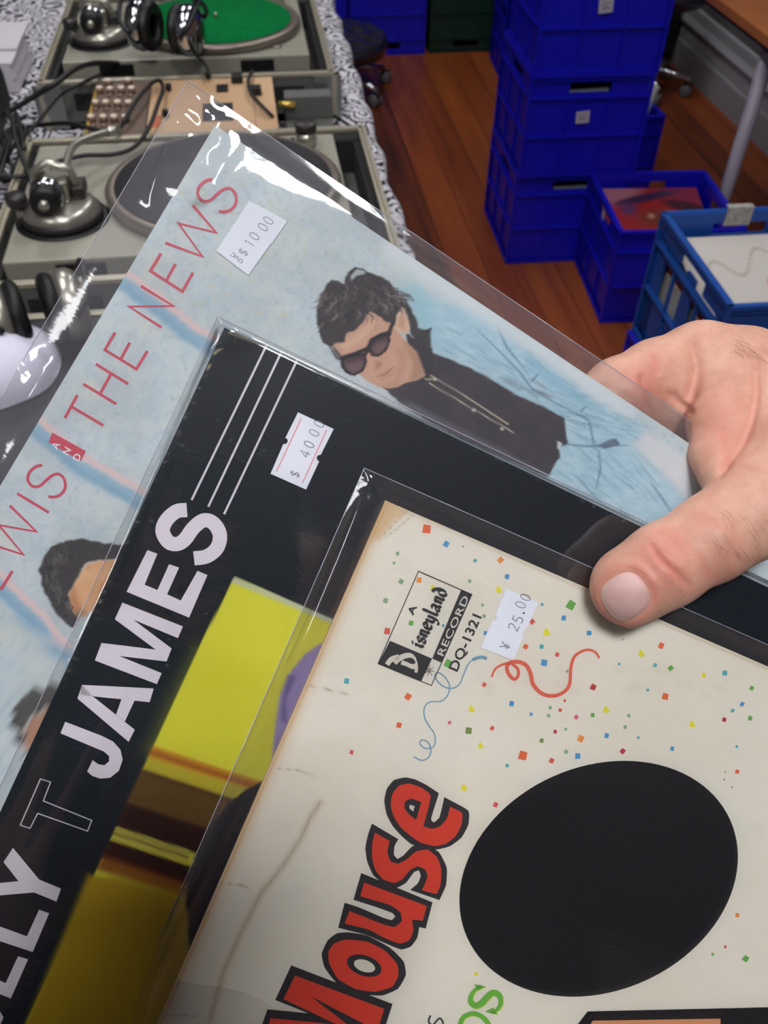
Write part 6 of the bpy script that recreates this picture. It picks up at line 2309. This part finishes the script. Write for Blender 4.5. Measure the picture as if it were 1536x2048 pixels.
WL = ph(-0.105, -0.155, 0.055)
EL = W_(-0.30, -0.22, 1.16)
armL = [(W_(-0.19, -0.43, 1.39), 0.062), (EL, 0.050), (EL * 0.75 + WL * 0.25, 0.043)]
f_shirt = field([(torso, 0.05), (should, 0.05), (sides_[0], 0.05), (sides_[1], 0.05), (armR, 0.05), (armL, 0.05)], 0.03, 0.05)
M_SHIRT = mat('dark_shirt', (30, 30, 36), 0.9, spec=0.1)
V3, F3, _g = surface(f_shirt, (-0.42, -0.68, 0.80), (0.52, 0.16, 1.56), 0.011)
raw_mesh('shirt', V3 - np.array(PERSON.location), F3, M_SHIRT, PERSON)
legs = [[(W_(s * 0.09, -0.44, 0.94), 0.125), (W_(s * 0.10, -0.43, 0.52), 0.075), (W_(s * 0.11, -0.45, 0.10), 0.055)] for s in (-1, 1)]
f_leg = field([(legs[0], 0.03), (legs[1], 0.03)], 0.03, 0.03)
V4, F4, _g = surface(f_leg, (-0.26, -0.60, 0.03), (0.26, -0.28, 1.10), 0.012)
raw_mesh('trousers', V4 - np.array(PERSON.location), F4, mat('dark_trousers', (34, 34, 42), 0.9, spec=0.1), PERSON)
for s in (-1, 1):
    f_shoe = field([([(W_(s * 0.11, -0.46, 0.045), 0.044), (W_(s * 0.125, -0.30, 0.038), 0.037)], 0.02)], 0.02, 0.02)
    V5, F5, _g = surface(f_shoe, (s * 0.12 - 0.08, -0.56, 0.0), (s * 0.12 + 0.08, -0.22, 0.12), 0.008)
    raw_mesh('shoe', V5 - np.array(PERSON.location), F5, M_BLACK, PERSON)
# head, neck and forearms join the body mesh
head = [(W_(0, -0.40, 1.66), 0.080), (W_(0, -0.385, 1.58), 0.062)]
skull = [(W_(0, -0.43, 1.685), 0.086), (W_(0, -0.41, 1.67), 0.084)]
neck = [(W_(0, -0.44, 1.44), 0.058), (W_(0, -0.42, 1.60), 0.056)]
nose = [(W_(0, -0.322, 1.655), 0.010), (W_(0, -0.305, 1.615), 0.014)]
ears = [[(W_(s * 0.082, -0.42, 1.655), 0.014), (W_(s * 0.080, -0.415, 1.62), 0.010)] for s in (-1, 1)]
lips = [(W_(-0.02, -0.325, 1.575), 0.008), (W_(0.02, -0.325, 1.575), 0.008)]
brow = [(W_(-0.035, -0.335, 1.678), 0.010), (W_(0.035, -0.335, 1.678), 0.010)]
foreR = [(ELBOW[0] * 0.8 + WR[0] * 0.2, 0.041), (ELBOW[0] * 0.5 + WR[0] * 0.5, 0.038), (ELBOW[0] * 0.15 + WR[0] * 0.85, 0.031)]
foreL = [(EL * 0.8 + WL * 0.2, 0.039), (EL * 0.4 + WL * 0.6, 0.033), (WL, 0.027)]
inner = [(W_(0, -0.44, 1.44), 0.06), (W_(0, -0.44, 1.05), 0.08)]
inR = [(W_(0, -0.43, 1.40), 0.05), (W_(0.19, -0.43, 1.38), 0.045), (W_(0.40, -0.10, 1.13), 0.036), (ELBOW[0] * 0.8 + WR[0] * 0.2, 0.036)]
inL = [(W_(0, -0.43, 1.40), 0.05), (W_(-0.19, -0.43, 1.38), 0.045), (EL, 0.036), (EL * 0.8 + WL * 0.2, 0.036)]
legsI = [[(W_(0, -0.44, 1.05), 0.07), (W_(s * 0.09, -0.44, 0.92), 0.09), (W_(s * 0.10, -0.43, 0.52), 0.055), (W_(s * 0.11, -0.45, 0.08), 0.036)] for s in (-1, 1)]
handL = [(WL, 0.026), (ph(-0.088, -0.105, 0.030), 0.024), (ph(-0.084, -0.060, 0.024), 0.021)]
fingL = [[(ph(-0.080, u0, 0.018), 0.010), (ph(-0.078, u0 + 0.004, 0.002), 0.0085), (ph(-0.055, u0 + 0.010, -0.004), 0.0075), (ph(-0.038 - 0.004 * q, u0 + 0.012, -0.003), 0.0065)] for q, u0 in enumerate((-0.048, -0.068, -0.088, -0.106))]
thumL = [(ph(-0.088, -0.090, 0.034), 0.014), (ph(-0.066, -0.050, 0.030), 0.011), (ph(-0.040, -0.030, 0.029), 0.009)]
f_head = field([(head, 0.03), (skull, 0.03), (neck, 0.03), (nose, 0.012), (ears[0], 0.006), (ears[1], 0.006), (lips, 0.01), (brow, 0.012), (foreR, 0.01), (foreL, 0.01), (inner, 0.02), (inR, 0.02), (inL, 0.02), (legsI[0], 0.02), (legsI[1], 0.02)], 0.02, 0.02)
V6, F6, _g = surface(f_head, (-0.42, -0.58, 0.02), (0.52, 0.16, 1.80), 0.0085)
f_left = field([(handL, 0.01), (thumL, 0.006)] + [(g_, 0.004) for g_ in fingL], 0.004, 0.006)
wl_ = np.array([p for p, r in handL + thumL + sum(fingL, [])])
V8, F8, _g = surface(f_left, wl_.min(0) - 0.035, wl_.max(0) + 0.035, 0.0022)


def joined(a, parts):
    """one closed surface out of overlapping pieces"""
    for o2 in parts:
        md = a.modifiers.new('join', 'BOOLEAN')
        md.operation = 'UNION'
        md.solver = 'MANIFOLD' if 'MANIFOLD' in md.bl_rna.properties['solver'].enum_items.keys() else 'EXACT'
        md.object = o2
    bpy.context.view_layer.update()
    me = bpy.data.meshes.new_from_object(a.evaluated_get(bpy.context.evaluated_depsgraph_get()))
    a.modifiers.clear()
    a.data = me
    for o2 in parts:
        bpy.data.objects.remove(o2)


red_all = np.clip(red, 0, 1)
pieces = [raw_mesh('trunk', V6 - np.array(PERSON.location), F6, M_SKIN, PERSON, np.full(len(V6), 0.12)), raw_mesh('other_hand', V8 - np.array(PERSON.location), F8, M_SKIN, PERSON, np.full(len(V8), 0.12))]
n_before = len(body.data.vertices)
joined(body, pieces)
print('BODY', n_before, len(body.data.vertices), [a_.name for a_ in body.data.color_attributes])
hairc = [(W_(0, -0.455, 1.70), 0.092), (W_(0, -0.425, 1.722), 0.084)]
f_hair = field([(hairc, 0.02)], 0.02, 0.02)
V7, F7, _g = surface(f_hair, (-0.12, -0.58, 1.58), (0.12, -0.31, 1.84), 0.010)
raw_mesh('head_hair', V7 - np.array(PERSON.location), F7, mat('dark_hair', (40, 32, 28), 0.7), PERSON)

# phone in the other hand
pt = bpy.data.objects.new('phone', None)
COL.objects.link(pt)
pr_, pu_, pb_ = C2W @ np.array((1, 0, 0)), C2W @ np.array((0, -1, 0)), C2W @ np.array((0, 0, -1))
po_ = ph(0, 0, 0.008)
pt.matrix_world = Matrix(((pr_[0], pu_[0], pb_[0], po_[0]), (pr_[1], pu_[1], pb_[1], po_[1]), (pr_[2], pu_[2], pb_[2], po_[2]), (0, 0, 0, 1)))
tag(pt, 'black phone held up in the other hand of the person in dark clothes', 'phone')
MB().box(-0.066, -0.135, 0.0, 0.010, 0.014, 0.0085, M_BLACK, bev=0.002).build('casing', pt)
MB().box(-0.063, -0.128, 0.0086, 0.007, 0.008, 0.0092, mat('dark_glass', (10, 10, 12), 0.1)).build('screen', pt)
MB().lathe([(0.005, 0.0), (0.005, -0.001), (0.0, -0.001)], M_DARKM, 24).build('lens', pt)
